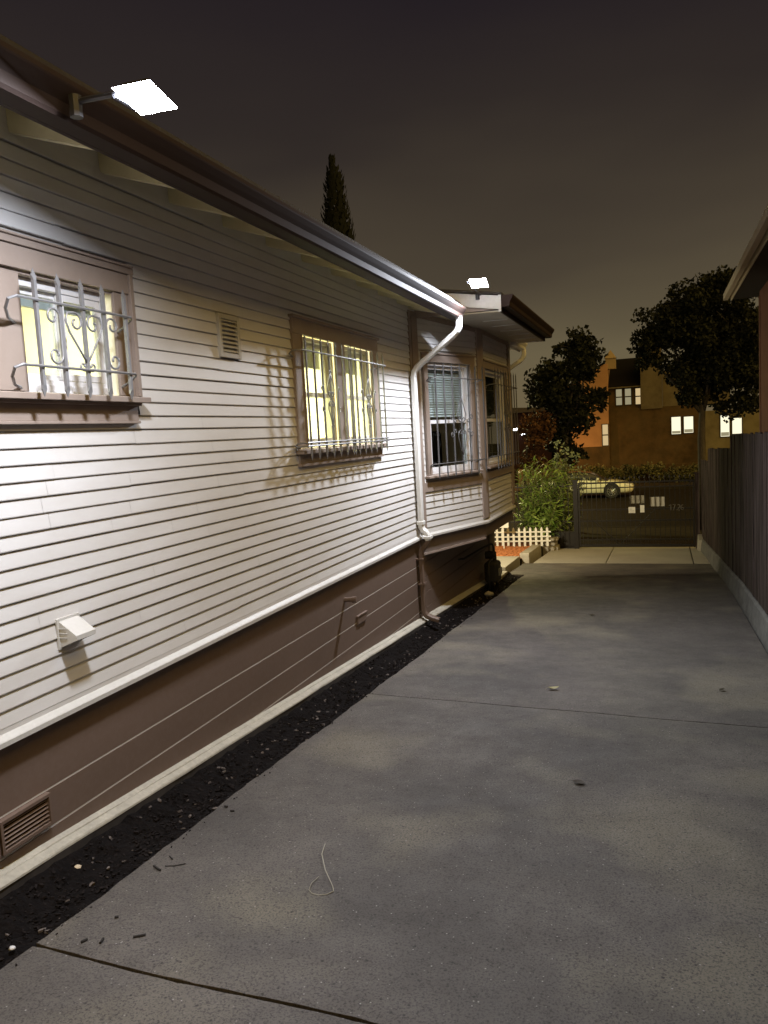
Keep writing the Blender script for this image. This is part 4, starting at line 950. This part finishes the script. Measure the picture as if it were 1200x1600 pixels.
def plate(x0, x1, z0, z1, matl, label, y=GY+.03, name='notice_board', lines=0, seed=0):
    t = tag(empty(name, ((x0+x1)/2, y, z0)), label, 'notice')
    b = MB(); b.box(x0, x1, y, y+.004, z0, z1); b.build('sheet', matl, t)
    if lines:
        b = MB(); r_ = random.Random(seed)
        for i in range(lines):
            z = z1 - (z1-z0)*(i+.8)/(lines+.6); b.box(x0+.018, x1-.018-r_.uniform(0, .05), y-.0015, y-.0002, z-.004, z)
        b.build('print', M_IRON2, t)
plate(1.836, 2.13, -.145, .025, M_PAPERD, 'faded mottled grey sheet behind the gate bars, upper left of the papers')
plate(2.24, 2.535, -.215, -.015, mat('pale_card', (.50, .48, .42), .7), 'wide pale sheet behind four gate bars right of the mottled one')
plate(1.81, 1.945, -.345, -.215, M_PAPER, 'square white printed notice on the front of the gate', y=GY-.022, lines=4, seed=2)
plate(2.045, 2.13, -.335, -.178, M_PAPER, 'narrow blank white card on the front of the gate', y=GY-.022)
hn = tag(empty('house_number', (2.7, GY, -.3)), 'blurred grey digits fixed on the right half of the gate', 'house number')
def digits(t):
    b = MB(); M_ = mat('grey_digit', (.14, .13, .11), .6)
    def seg(pts): b.tube([(2.62+p[0], GY-.02, -.30+p[1]) for p in pts], .009, 6)
    for ox, sh in ((0, [(0, .10), (.04, .12), (.04, 0)]), (.075, [(0, .12), (.05, .12), (.015, 0)]), (.16, [(.01, .11), (.045, .12), (.055, .07), (.0, .01), (.055, 0)]), (.235, [(.045, .11), (.005, .10), (.0, .03), (.04, 0), (.055, .05), (.01, .06)])): seg([(ox+a, c) for a, c in sh])
    b.build('digits', M_, t)
digits(hn)
# gate posts and the side fence
b = MB(); b.box(.66, .755, GY-.05, GY+.05, gb-.3, .37); b.box(.645, .77, GY-.065, GY+.065, .3705, .40); tag(b.build('gate_post', M_IRON2), 'black square gate post at the left of the gate', 'gate post')
b = MB(); b.box(3.135, 3.215, GY-.06, GY+.05, gb-.3, .44); b.box(3.125, 3.225, GY-.07, GY+.06, .4405, .485); tag(b.build('gate_post', M_WOOD), 'brown post at the right of the gate with a dark cap', 'gate post')
b = MB(); b.hexa([(3.13, 16.5, gb-.3), (3.34, 16.5, gb-.3), (3.34, 17.05, gb-.3), (3.13, 17.05, gb-.3), (3.17, 16.6, -.86), (3.34, 16.6, -.86), (3.34, 17.05, -.80), (3.17, 17.05, -.80)]); tag(b.build('plinth', M_APRON, bevel=.01), 'pale concrete plinth at the foot of the right gate post', 'plinth')
sf = tag(empty('iron_fence', (.3, GY, G(GY))), 'short run of black iron fence left of the gate, half hidden by the bush', 'fence')
b = MB()
for z in (.26, -.52, gb+.02): b.box(-1.4, .655, GY-.012, GY+.012, z, z+.026)
b.build('rail', M_IRON2, sf)
b = MB(); x = -1.35
while x < .64: b.box(x-.007, x+.007, GY-.007, GY+.007, gb, .34); x += .10
b.build('bars', M_IRON2, sf)
b = MB(); b.box(-1.4, .655, GY+.02, GY+.16, gb-.3, gb+.34); tag(b.build('low_wall', mat('dark_wall', (.03, .027, .024), .9)), 'low dark wall at the foot of the iron fence', 'wall')

# ------------------------------------------------------------------ RIGHT FENCE
b = MB(); n = 70; vs = []; fs = []; rnd = random.Random(8)
for i in range(n+1):
    y = -4 + (17.0+4)*i/n; xf = 3.345 - max(0, (y-10))*.022; g = G(y); jx = rnd.uniform(-.008, .008); jz = rnd.uniform(-.010, .010)
    vs += [(xf+jx, y, g-.12), (xf+.005+jx, y, g+.03), (xf+.028+jx*.5, y, g+.215+jz), (xf+.05, y, g+.235+jz), (xf+.20, y, g+.235+jz), (xf+.20, y, g-.12)]
for i in range(n):
    for k in range(5): fs.append((i*6+k, i*6+k+1, (i+1)*6+k+1, (i+1)*6+k))
b.add(vs, fs); tag(b.build('curb_wall', M_CURB, recalc=False), 'rough low concrete curb wall under the board fence', 'wall')
fence = tag(empty('board_fence', (3.45, 8, G(8))), 'weathered vertical board fence stepping down towards the gate', 'fence')
rnd = random.Random(9)
for (ya, yb, za, zb_) in ((-4.0, 11.35, 1.72, 1.345), (11.36, 15.2, 1.165, 1.03), (15.21, 17.1, .80, .74)):
    b = MB(); y = ya
    while y < yb - .02:
        w_ = rnd.uniform(.125, .145); y2 = min(y+w_, yb); xo = 3.40 - max(0, (y-10))*.022 + rnd.uniform(-.004, .006); top = za + (zb_-za)*(y-ya)/(yb-ya) + rnd.uniform(-.012, .012); g = G(y)+.238; ti = rnd.uniform(-.004, .004)
        b.hexa([(xo, y, g), (xo+.019, y, g), (xo+.019, y2-.007, g-.004), (xo, y2-.007, g-.004), (xo+ti, y+rnd.uniform(0, .004), top), (xo+.019+ti, y, top), (xo+.019+ti, y2-.007+rnd.uniform(-.003, .003), top), (xo+ti, y2-.007, top)])
        y = y2
    b.build('boards', M_WOOD, fence)
b = MB()
for y in (3.4, 6.0, 8.7, 11.36, 13.3, 15.2, 17.05): b.box(3.425, 3.515, y-.045, y+.045, G(y)-.1, (1.28 if y < 11.4 else .98 if y < 15.3 else .70))
b.build('fence_posts', M_WOOD, fence)

# ------------------------------------------------------------------ RIGHT NEIGHBOUR HOUSE
M_RWALL = mat('red_brown_stucco', (.19, .088, .063), .85, noise=(3, (.125, .058, .043), .7), bump=(30, .3, .01))
nh = tag(empty('neighbour_house', (5, 8, -.5)), 'red-brown neighbour house with a pale eave above the board fence', 'house')
b = MB(); b.box(4.20, 9.0, -6, 15.6, -1.3, 3.86); b.build('wall', M_RWALL, nh)
b = MB(); b.box(4.185, 4.198, 15.46, 15.60, -1.2, 3.70); b.build('corner_board', M_RWALL, nh)
b = MB(); b.hexa([(3.80, -6.4, 3.78), (9.4, -6.4, 3.95), (9.4, 16.25, 3.95), (3.80, 16.25, 3.78), (3.80, -6.4, 3.90), (9.4, -6.4, 5.4), (9.4, 16.25, 5.4), (3.80, 16.25, 3.90)]); b.build('roof', M_ROOF, nh)
b = MB(); b.box(3.78, 3.798, -6.4, 16.25, 3.765, 3.905); b.build('fascia', mat('pale_fascia', (.62, .56, .44), .5), nh)
gutter(3.655, 3.79, -6.4, 16.30, bpy.data.materials['pale_fascia'], par=nh)
# mirror: neighbour gutter opens to the left
# ------------------------------------------------------------------ ACROSS THE STREET
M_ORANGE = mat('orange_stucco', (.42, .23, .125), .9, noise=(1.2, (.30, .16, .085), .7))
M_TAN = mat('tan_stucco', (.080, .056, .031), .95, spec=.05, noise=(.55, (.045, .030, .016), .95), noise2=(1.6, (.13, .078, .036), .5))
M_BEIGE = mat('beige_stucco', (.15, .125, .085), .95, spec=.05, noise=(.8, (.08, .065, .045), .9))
M_LIT = emis('lit_window', (1, .93, .66), 1.15); M_LITD = emis('dim_lit_window', (.80, .70, .42), .38); M_LITO = emis('amber_lit_window', (1, .74, .38), .62)
M_FRM = mat('dark_window_frame', (.03, .02, .015), .6)
bl = tag(empty('villa', (1, 50, -1.2)), 'tan villa with lit windows, dark roof and tower across the street', 'house')
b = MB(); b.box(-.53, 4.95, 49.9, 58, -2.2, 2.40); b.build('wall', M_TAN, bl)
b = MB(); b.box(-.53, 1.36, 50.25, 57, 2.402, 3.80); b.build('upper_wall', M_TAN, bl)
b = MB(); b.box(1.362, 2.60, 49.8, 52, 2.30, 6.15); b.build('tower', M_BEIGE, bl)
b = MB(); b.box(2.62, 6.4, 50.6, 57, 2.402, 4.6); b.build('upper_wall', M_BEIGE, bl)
b = MB(); b.hexa([(-.95, 49.95, 3.74), (1.358, 49.95, 3.70), (1.358, 53.5, 5.60), (-.36, 53.5, 5.60), (-.95, 49.95, 3.84), (1.358, 49.95, 3.80), (1.358, 53.5, 5.72), (-.36, 53.5, 5.72)]); b.build('roof', mat('dark_tile_roof', (.006, .005, .006), .9, spec=.1), bl)
b = MB(); b.box(-.95, 1.355, 49.93, 49.948, 3.68, 3.76); b.build('eave_board', M_BEIGE, bl)
b = MB(); b.box(4.952, 8.2, 49.6, 57, -2.2, 1.98); b.build('wing_wall', mat('cream_stucco', (.19, .16, .095), .95, spec=.05, noise=(.8, (.10, .08, .045), .9)), bl)
def fwin(par, x0, x1, z0, z1, y, matl, mid=True, shade=None):
    b = MB(); w_ = .05
    b.box(x0-w_, x0, y-.04, y, z0-w_, z1+w_); b.box(x1, x1+w_, y-.04, y, z0-w_, z1+w_); b.box(x0, x1, y-.04, y, z1, z1+w_); b.box(x0, x1, y-.04, y, z0-w_, z0)
    if mid: b.box(x0, x1, y-.03, y-.012, (z0+z1)/2-.035, (z0+z1)/2+.035)
    w0 = b.build('window', M_FRM, par)
    b = MB(); b.box(x0, x1, y-.009, y-.005, z0, z1); b.build('pane', matl, w0)
    if shade: b = MB(); b.box(x0+.02, x1-.02, y-.0115, y-.0095, z0+.03, z0+(z1-z0)*shade); b.build('curtain', M_LITD, w0)
fwin(bl, -.10, .24, 2.66, 3.62, 50.249, M_LITD); fwin(bl, .43, .78, 2.66, 3.62, 50.249, M_LITD); fwin(bl, 1.05, 1.33, 2.64, 3.60, 50.249, M_LITO)
fwin(bl, 3.09, 3.60, .70, 1.72, 49.899, M_LIT, False, .18); fwin(bl, 3.79, 4.30, .74, 1.70, 49.899, M_LIT, False, .22)
fwin(bl, 5.79, 6.26, .42, 1.66, 49.599, M_LIT, False, .2); fwin(bl, 6.42, 6.92, .55, 1.46, 49.599, M_LIT, False)
ol = tag(empty('orange_house', (-2, 49, -2)), 'orange stucco house with a sloping gable and a slim lit window', 'house')
b = MB(); b.add([(-3.4, 49.6, .17), (-.55, 49.6, .15), (-.55, 49.6, 5.20), (-.75, 49.6, 5.18), (-3.4, 49.6, 3.70), (-3.4, 57, .17), (-.56, 57, .15), (-.56, 57, 5.20), (-.75, 57, 5.18), (-3.4, 57, 3.70)],
      [(0,1,2,3,4), (9,8,7,6,5), (0,5,6,1), (1,6,7,2), (2,7,8,3), (3,8,9,4), (4,9,5,0)]); b.build('wall', M_ORANGE, ol)
b = MB(); b.box(-3.6, -.54, 49.55, 57, -2.2, .165); b.build('base_wall', M_TAN, ol)
b = MB(); b.hexa([(-3.6, 49.45, 3.60), (-.74, 49.45, 5.19), (-.74, 57.2, 5.19), (-3.6, 57.2, 3.60), (-3.6, 49.45, 3.72), (-.74, 49.45, 5.31), (-.74, 57.2, 5.31), (-3.6, 57.2, 3.72)]); b.build('roof', bpy.data.materials['dark_tile_roof'], ol)
fwin(ol, -.92, -.60, .22, 1.50, 49.599, M_LITO)
b = MB(); b.box(-.68, -.07, 50.0, 50.6, 4.9, 5.55); b.add([(-.74, 49.94, 5.552), (-.01, 49.94, 5.552), (-.01, 50.66, 5.552), (-.74, 50.66, 5.552), (-.375, 50.3, 6.08)], [(0,1,4), (1,2,4), (2,3,4), (3,0,4), (0,3,2,1)]); b.build('cupola', mat('cupola_stucco', (.30, .22, .13), .9), ol)
# hedge at the foot of the villa
rnd = random.Random(15); b = MB()
for k in range(120): 
    x = rnd.uniform(-3.4, 5.2); leaves(b, (x, 47.5+rnd.uniform(-.4, .4), -1.62+rnd.uniform(-.3, .55)**1), (.32, .3, .22), 50, .20, .13, rnd)
tag(b.build('hedge', mat('hedge_leaf', (.11, .10, .03), .6, noise=(1.2, (.03, .03, .012), .95)), recalc=False), 'rough yellow-green hedge at the foot of the tan villa', 'hedge', kind='stuff')
b = MB(); b.box(-6, 9, 48.2, 48.4, -2.2, -1.0); tag(b.build('garden_wall', M_TAN), 'low tan garden wall behind the hedge', 'wall')
# dark house at the left with the white lights
dh = tag(empty('dark_house', (-6, 46.5, -2)), 'dark unlit house seen between the bay window and the tree', 'house')
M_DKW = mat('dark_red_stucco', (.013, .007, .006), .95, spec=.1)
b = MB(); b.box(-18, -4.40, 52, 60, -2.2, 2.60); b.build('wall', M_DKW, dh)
b = MB(); b.hexa([(-18.3, 51.7, 2.602), (-4.38, 51.7, 2.602), (-4.38, 60, 2.602), (-18.3, 60, 2.602), (-18.3, 51.7, 3.6), (-4.38, 51.7, 2.82), (-4.38, 60, 2.90), (-18.3, 60, 3.7)]); b.build('roof', M_ROOF, dh)
def wall_light(c, r, label, stretch=False):
    t = tag(empty('security_light', c), label, 'security light')
    b = MB()
    if stretch: b.box(c[0]-.42, c[0]+.10, c[1]-.10, c[1]+.02, c[2]-.06, c[2]+.12)
    else: b.tube([(c[0], c[1]-.02, c[2]), (c[0], c[1]+.06, c[2])], r*.7, 12)
    b.build('housing', M_WTRIM, t); 
    b = MB(); st2 = (c[0]+.06, c[1]-.14, c[2])
    if stretch: b.add([(c[0]-.38, c[1]-.13, c[2]-.02), (c[0]+.12, c[1]-.13, c[2]-.05), (c[0]+.12, c[1]-.13, c[2]+.13), (c[0]-.38, c[1]-.13, c[2]+.02), (c[0]-.38, c[1]-.105, c[2]-.02), (c[0]+.12, c[1]-.105, c[2]-.05), (c[0]+.12, c[1]-.105, c[2]+.13), (c[0]-.38, c[1]-.105, c[2]+.02)], [(0,1,2,3), (7,6,5,4), (0,4,5,1), (1,5,6,2), (2,6,7,3), (3,7,4,0)])
    else:
        rock(b, (c[0], c[1]-.10, c[2]), r, 1, 1.0)
    b.build('bulb', emis('white_glow', (.95, .97, 1), 14), t)
wall_light((-6.62, 51.8, 1.47), .12, 'elongated white lamp glowing beside the bay corner', True)
wall_light((-6.18, 51.8, 1.26), .17, 'round white lamp glowing right of the elongated one')
# ------------------------------------------------------------------ STREET LAMPS (out of sight behind the house, added to light the far street)
def added_street_lamp(x, y, h, k, col, label, arm=1.2, ax=1, ay=0):
    g = -1.95; t = tag(empty('added_street_lamp', (x, y, g)), label, 'street lamp')
    b = MB(); b.tube([(x, y, g), (x, y, g+h)], .08, 10, r2=.05); b.build('added_pole', M_IRON2, t)
    ex, ey = x+arm*ax, y+arm*ay
    b = MB(); b.tube([(x, y, g+h-.1), (x+arm*.5*ax, y+arm*.5*ay, g+h+.2), (ex, ey, g+h+.2)], .035, 8); b.build('arm', M_IRON2, t)
    b = MB(); b.box(ex-.25, ex+.25, ey-.25, ey+.25, g+h+.14, g+h+.26); b.build('added_lamp_head', M_IRON2, t, bevel=.02)
    b = MB(); b.quad((ex-.2, ey-.2, g+h+.135), (ex+.2, ey-.2, g+h+.135), (ex+.2, ey+.2, g+h+.135), (ex-.2, ey+.2, g+h+.135)); b.build('lens', emis('added_lamp_glow', col, k), t, recalc=False)
added_street_lamp(-7.6, 44.6, 5.2, 1500, (1, .46, .14), 'sodium street lamp added unseen behind the house on the far pavement', arm=1.0, ax=.5, ay=.86)
added_street_lamp(-5.6, 26.7, 6.0, 2800, (1, .93, .40), 'pale street lamp added unseen on the near pavement behind the house', arm=4.4, ax=.1, ay=.995)

# ------------------------------------------------------------------ CAR
car = tag(empty('parked_car', (-.9, 39.8, -2.06)), 'pale saloon car with dark roof parked across the street behind the gate', 'car')
cx0, cyc, cz = 1.17, 39.8, -2.055     # nose x, centre y, ground
M_CAR = mat('pale_car_paint', (.62, .62, .52), .3, coat=.6); M_CARR = mat('black_car_roof', (.015, .015, .017), .25, coat=.4); M_TYRE = mat('tyre_rubber', (.012, .012, .012), .8); M_RIM = mat('alloy_rim', (.55, .55, .55), .3, metal=.8)
st_ = [ # x from nose, z bottom, z belt, half width
 (0.00, .38, .52, .55), (.08, .26, .60, .74), (.30, .22, .68, .84), (.70, .20, .76, .88), (1.20, .20, .82, .90), (1.60, .20, .86, .905), (2.4, .20, .89, .905), (3.2, .20, .90, .90), (3.8, .22, .92, .88), (4.25, .26, .93, .82), (4.42, .34, .90, .76), (4.48, .45, .80, .70)]
b = MB(); R = []
for (x, z0, z1, hw) in st_:
    zm = (z0+z1)/2
    ring = [(-hw*.90, z0), (-hw, z0+.10), (-hw*1.0, zm), (-hw*.97, z1-.07), (-hw*.88, z1), (hw*.88, z1), (hw*.97, z1-.07), (hw, zm), (hw, z0+.10), (hw*.90, z0)]
    R.append([(cx0-x, cyc+a, cz+c) for a, c in ring])
n = 10; vs = [p for r in R for p in r]; fs = [(i*n+k, i*n+(k+1) % n, (i+1)*n+(k+1) % n, (i+1)*n+k) for i in range(len(R)-1) for k in range(n)] + [tuple(range(n)), tuple((len(R)-1)*n+k for k in range(n))]
b.add(vs, fs); b.build('body', M_CAR, car, smooth=True)
gh = [(1.15, .80, .80, .82), (1.55, .84, 1.00, .80), (2.05, .86, 1.24, .72), (2.6, .88, 1.31, .68), (3.2, .89, 1.28, .68), (3.7, .90, 1.14, .70), (4.15, .90, .94, .76)]
b = MB(); R = [[(cx0-x, cyc+a, cz+c) for a, c in ((-.80, z0-.03), (-.80*(.5+.5*(1 if z1-z0 < .1 else .97)), z0+(z1-z0)*.3), (-hw, z1-.03), (-hw*.8, z1), (hw*.8, z1), (hw, z1-.03), (.79, z0+(z1-z0)*.3), (.80, z0-.03))] for (x, z0, z1, hw) in gh]
n = 8; b.add([p for r in R for p in r], [(i*n+k, i*n+(k+1) % n, (i+1)*n+(k+1) % n, (i+1)*n+k) for i in range(len(R)-1) for k in range(n)] + [tuple(range(n)), tuple((len(R)-1)*n+k for k in range(n))]); b.build('greenhouse', M_CARR, car, smooth=True)
for (wx, sd) in ((1.0, -1), (3.55, -1), (1.0, 1), (3.55, 1)):
    yy = cyc + sd*.80; b = MB(); b.tube([(cx0-wx, yy-.11, cz+.325), (cx0-wx, yy+.11, cz+.325)], .325, 24); wh = b.build('wheel', M_TYRE, car)
    b = MB()
    if sd < 0:
        yo = yy-.115; b.tube([(cx0-wx, yo-.006, cz+.325), (cx0-wx, yo+.01, cz+.325)], .05, 12)
        for k in range(10):
            a = k*math.pi/5; ca, sa = math.cos(a), math.sin(a); b.tube([(cx0-wx+ca*.04, yo-.004, cz+.325+sa*.04), (cx0-wx+ca*.20, yo-.004, cz+.325+sa*.20)], .012, 5)
        b.tube([(cx0-wx+math.cos(a)*.21, yo-.002, cz+.325+math.sin(a)*.21) for a in [i*math.pi/12 for i in range(25)]], .010, 6)
        b.build('rim', M_RIM, wh)
    b2 = MB(); b2.tube([(cx0-wx, cyc+sd*.909, cz+.36), (cx0-wx, cyc+sd*.86, cz+.36)], .385, 24); b2.build('wheel_arch', M_CARR, car) if sd < 0 else None
    if sd < 0: wh.location.y -= .025
b = MB(); b.hexa([(cx0-.34, cyc-.86, cz+.60), (cx0-.06, cyc-.76, cz+.56), (cx0-.06, cyc-.50, cz+.56), (cx0-.34, cyc-.50, cz+.60), (cx0-.34, cyc-.855, cz+.69), (cx0-.08, cyc-.74, cz+.62), (cx0-.08, cyc-.50, cz+.62), (cx0-.34, cyc-.50, cz+.69)]); b.build('headlight', mat('lamp_glass', (.7, .7, .72), .15), car)
b = MB(); b.box(cx0-1.75, cx0-1.58, cyc-1.03, cyc-.86, cz+.88, cz+1.0); b.build('side_mirror', M_CAR, car, bevel=.03)
for dx in (2.45, 3.35): b = MB(); b.box(cx0-dx, cx0-dx+.18, cyc-.925, cyc-.90, cz+.72, cz+.75); b.build('door_handle', M_CARR, car)
b = MB(); b.box(cx0-3.2, cx0-1.35, cyc-.912, cyc-.89, cz+.22, cz+.27); b.build('sill_trim', M_CARR, car)

# ------------------------------------------------------------------ DEBRIS ON THE DRIVEWAY
def leaf(x, y, L, rot, col, label, curl=.3, name='dry_leaf'):
    b = MB(); z = G(y)+.006; vs = []; n = 6
    for i in range(n+1):
        u = i/n; w_ = L*.28*math.sin(math.pi*min(1, u*1.02))**.8 + .0005; h = L*curl*(u-.5)**2*1.6
        for s_ in (-1, 0, 1): 
            px = (u-.5)*L; py = s_*w_; vs.append((x+px*math.cos(rot)-py*math.sin(rot), y+px*math.sin(rot)+py*math.cos(rot), z+h+abs(s_)*w_*.5))
    b.add(vs, [(i*3+k, i*3+k+1, (i+1)*3+k+1, (i+1)*3+k) for i in range(n) for k in range(2)])
    b.tube([(x-L*.5*math.cos(rot), y-L*.5*math.sin(rot), z+L*curl*.4), (x-L*.75*math.cos(rot), y-L*.75*math.sin(rot), z+.004)], .0012, 5)
    tag(b.build(name, mat('leaf_' + name, col, .7), recalc=False), label, 'leaf')
leaf(1.704, 5.665, .085, .4, (.40, .37, .20), 'curled pale olive leaf past the far driveway joint', .6)
leaf(2.066, 3.901, .075, -.3, (.055, .045, .035), 'dark crumpled leaf in the middle of the driveway')
leaf(1.725, 8.857, .07, .2, (.09, .075, .05), 'brown leaf lying farther up the driveway')
leaf(2.88, 5.9, .06, .9, (.07, .06, .04), 'small brown leaf near the curb wall')
def twig(pts, r, label, col=(.02, .017, .015), name='twig', cat='twig', r2=None):
    b = MB(); b.tube([(x, y, G(y)+.003+r+dz) for x, y, dz in pts], r, 6, r2=r2); tag(b.build(name, mat('m_'+name, col, .8)), label, cat)
twig([(1.065, 2.93, .0), (1.10, 2.82, .012), (1.17, 2.70, .014), (1.245, 2.605, .004), (1.262, 2.575, .002), (1.245, 2.55, 0), (1.215, 2.535, 0), (1.185, 2.54, 0), (1.165, 2.555, .003), (1.155, 2.60, .006), (1.16, 2.66, .003)], .0022, 'thin pale looped straw on the driveway foreground', (.36, .34, .27), 'straw', 'straw', r2=.0012)
twig([(.445, 2.545, 0), (.475, 2.530, 0), (.495, 2.520, 0)], .0048, 'short thick black twig beside the mulch edge')
twig([(.490, 2.56, 0), (.53, 2.575, 0), (.565, 2.60, .002)], .0022, 'thin dark twig pointing away from the mulch edge')
twig([(.455, 2.64, 0), (.485, 2.62, 0)], .003, 'tiny dark twig nearest the mulch edge')
twig([(.535, 2.01, 0), (.545, 2.03, 0)], .0048, 'dark seed pod left of the pair above the near joint', name='seed_pod', cat='seed pod')
twig([(.598, 2.05, 0), (.606, 2.025, 0)], .0048, 'dark seed pod right of the pair above the near joint', name='seed_pod', cat='seed pod')
twig([(.695, 2.09, 0), (.73, 2.115, 0)], .0042, 'dark slim seed pod alone on the slab near the joint', name='seed_pod', cat='seed pod')
twig([(.545, 2.175, 0), (.557, 2.182, 0)], .0045, 'stubby dark seed pod farther from the joint', name='seed_pod', cat='seed pod')
twig([(.415, 3.155, 0), (.432, 3.150, 0)], .0055, 'left crumb of bark beyond the foreground slab edge', name='bark_crumb', cat='bark')
twig([(.470, 3.115, 0), (.49, 3.12, 0)], .0045, 'right crumb of bark beyond the foreground slab edge', name='bark_crumb', cat='bark')
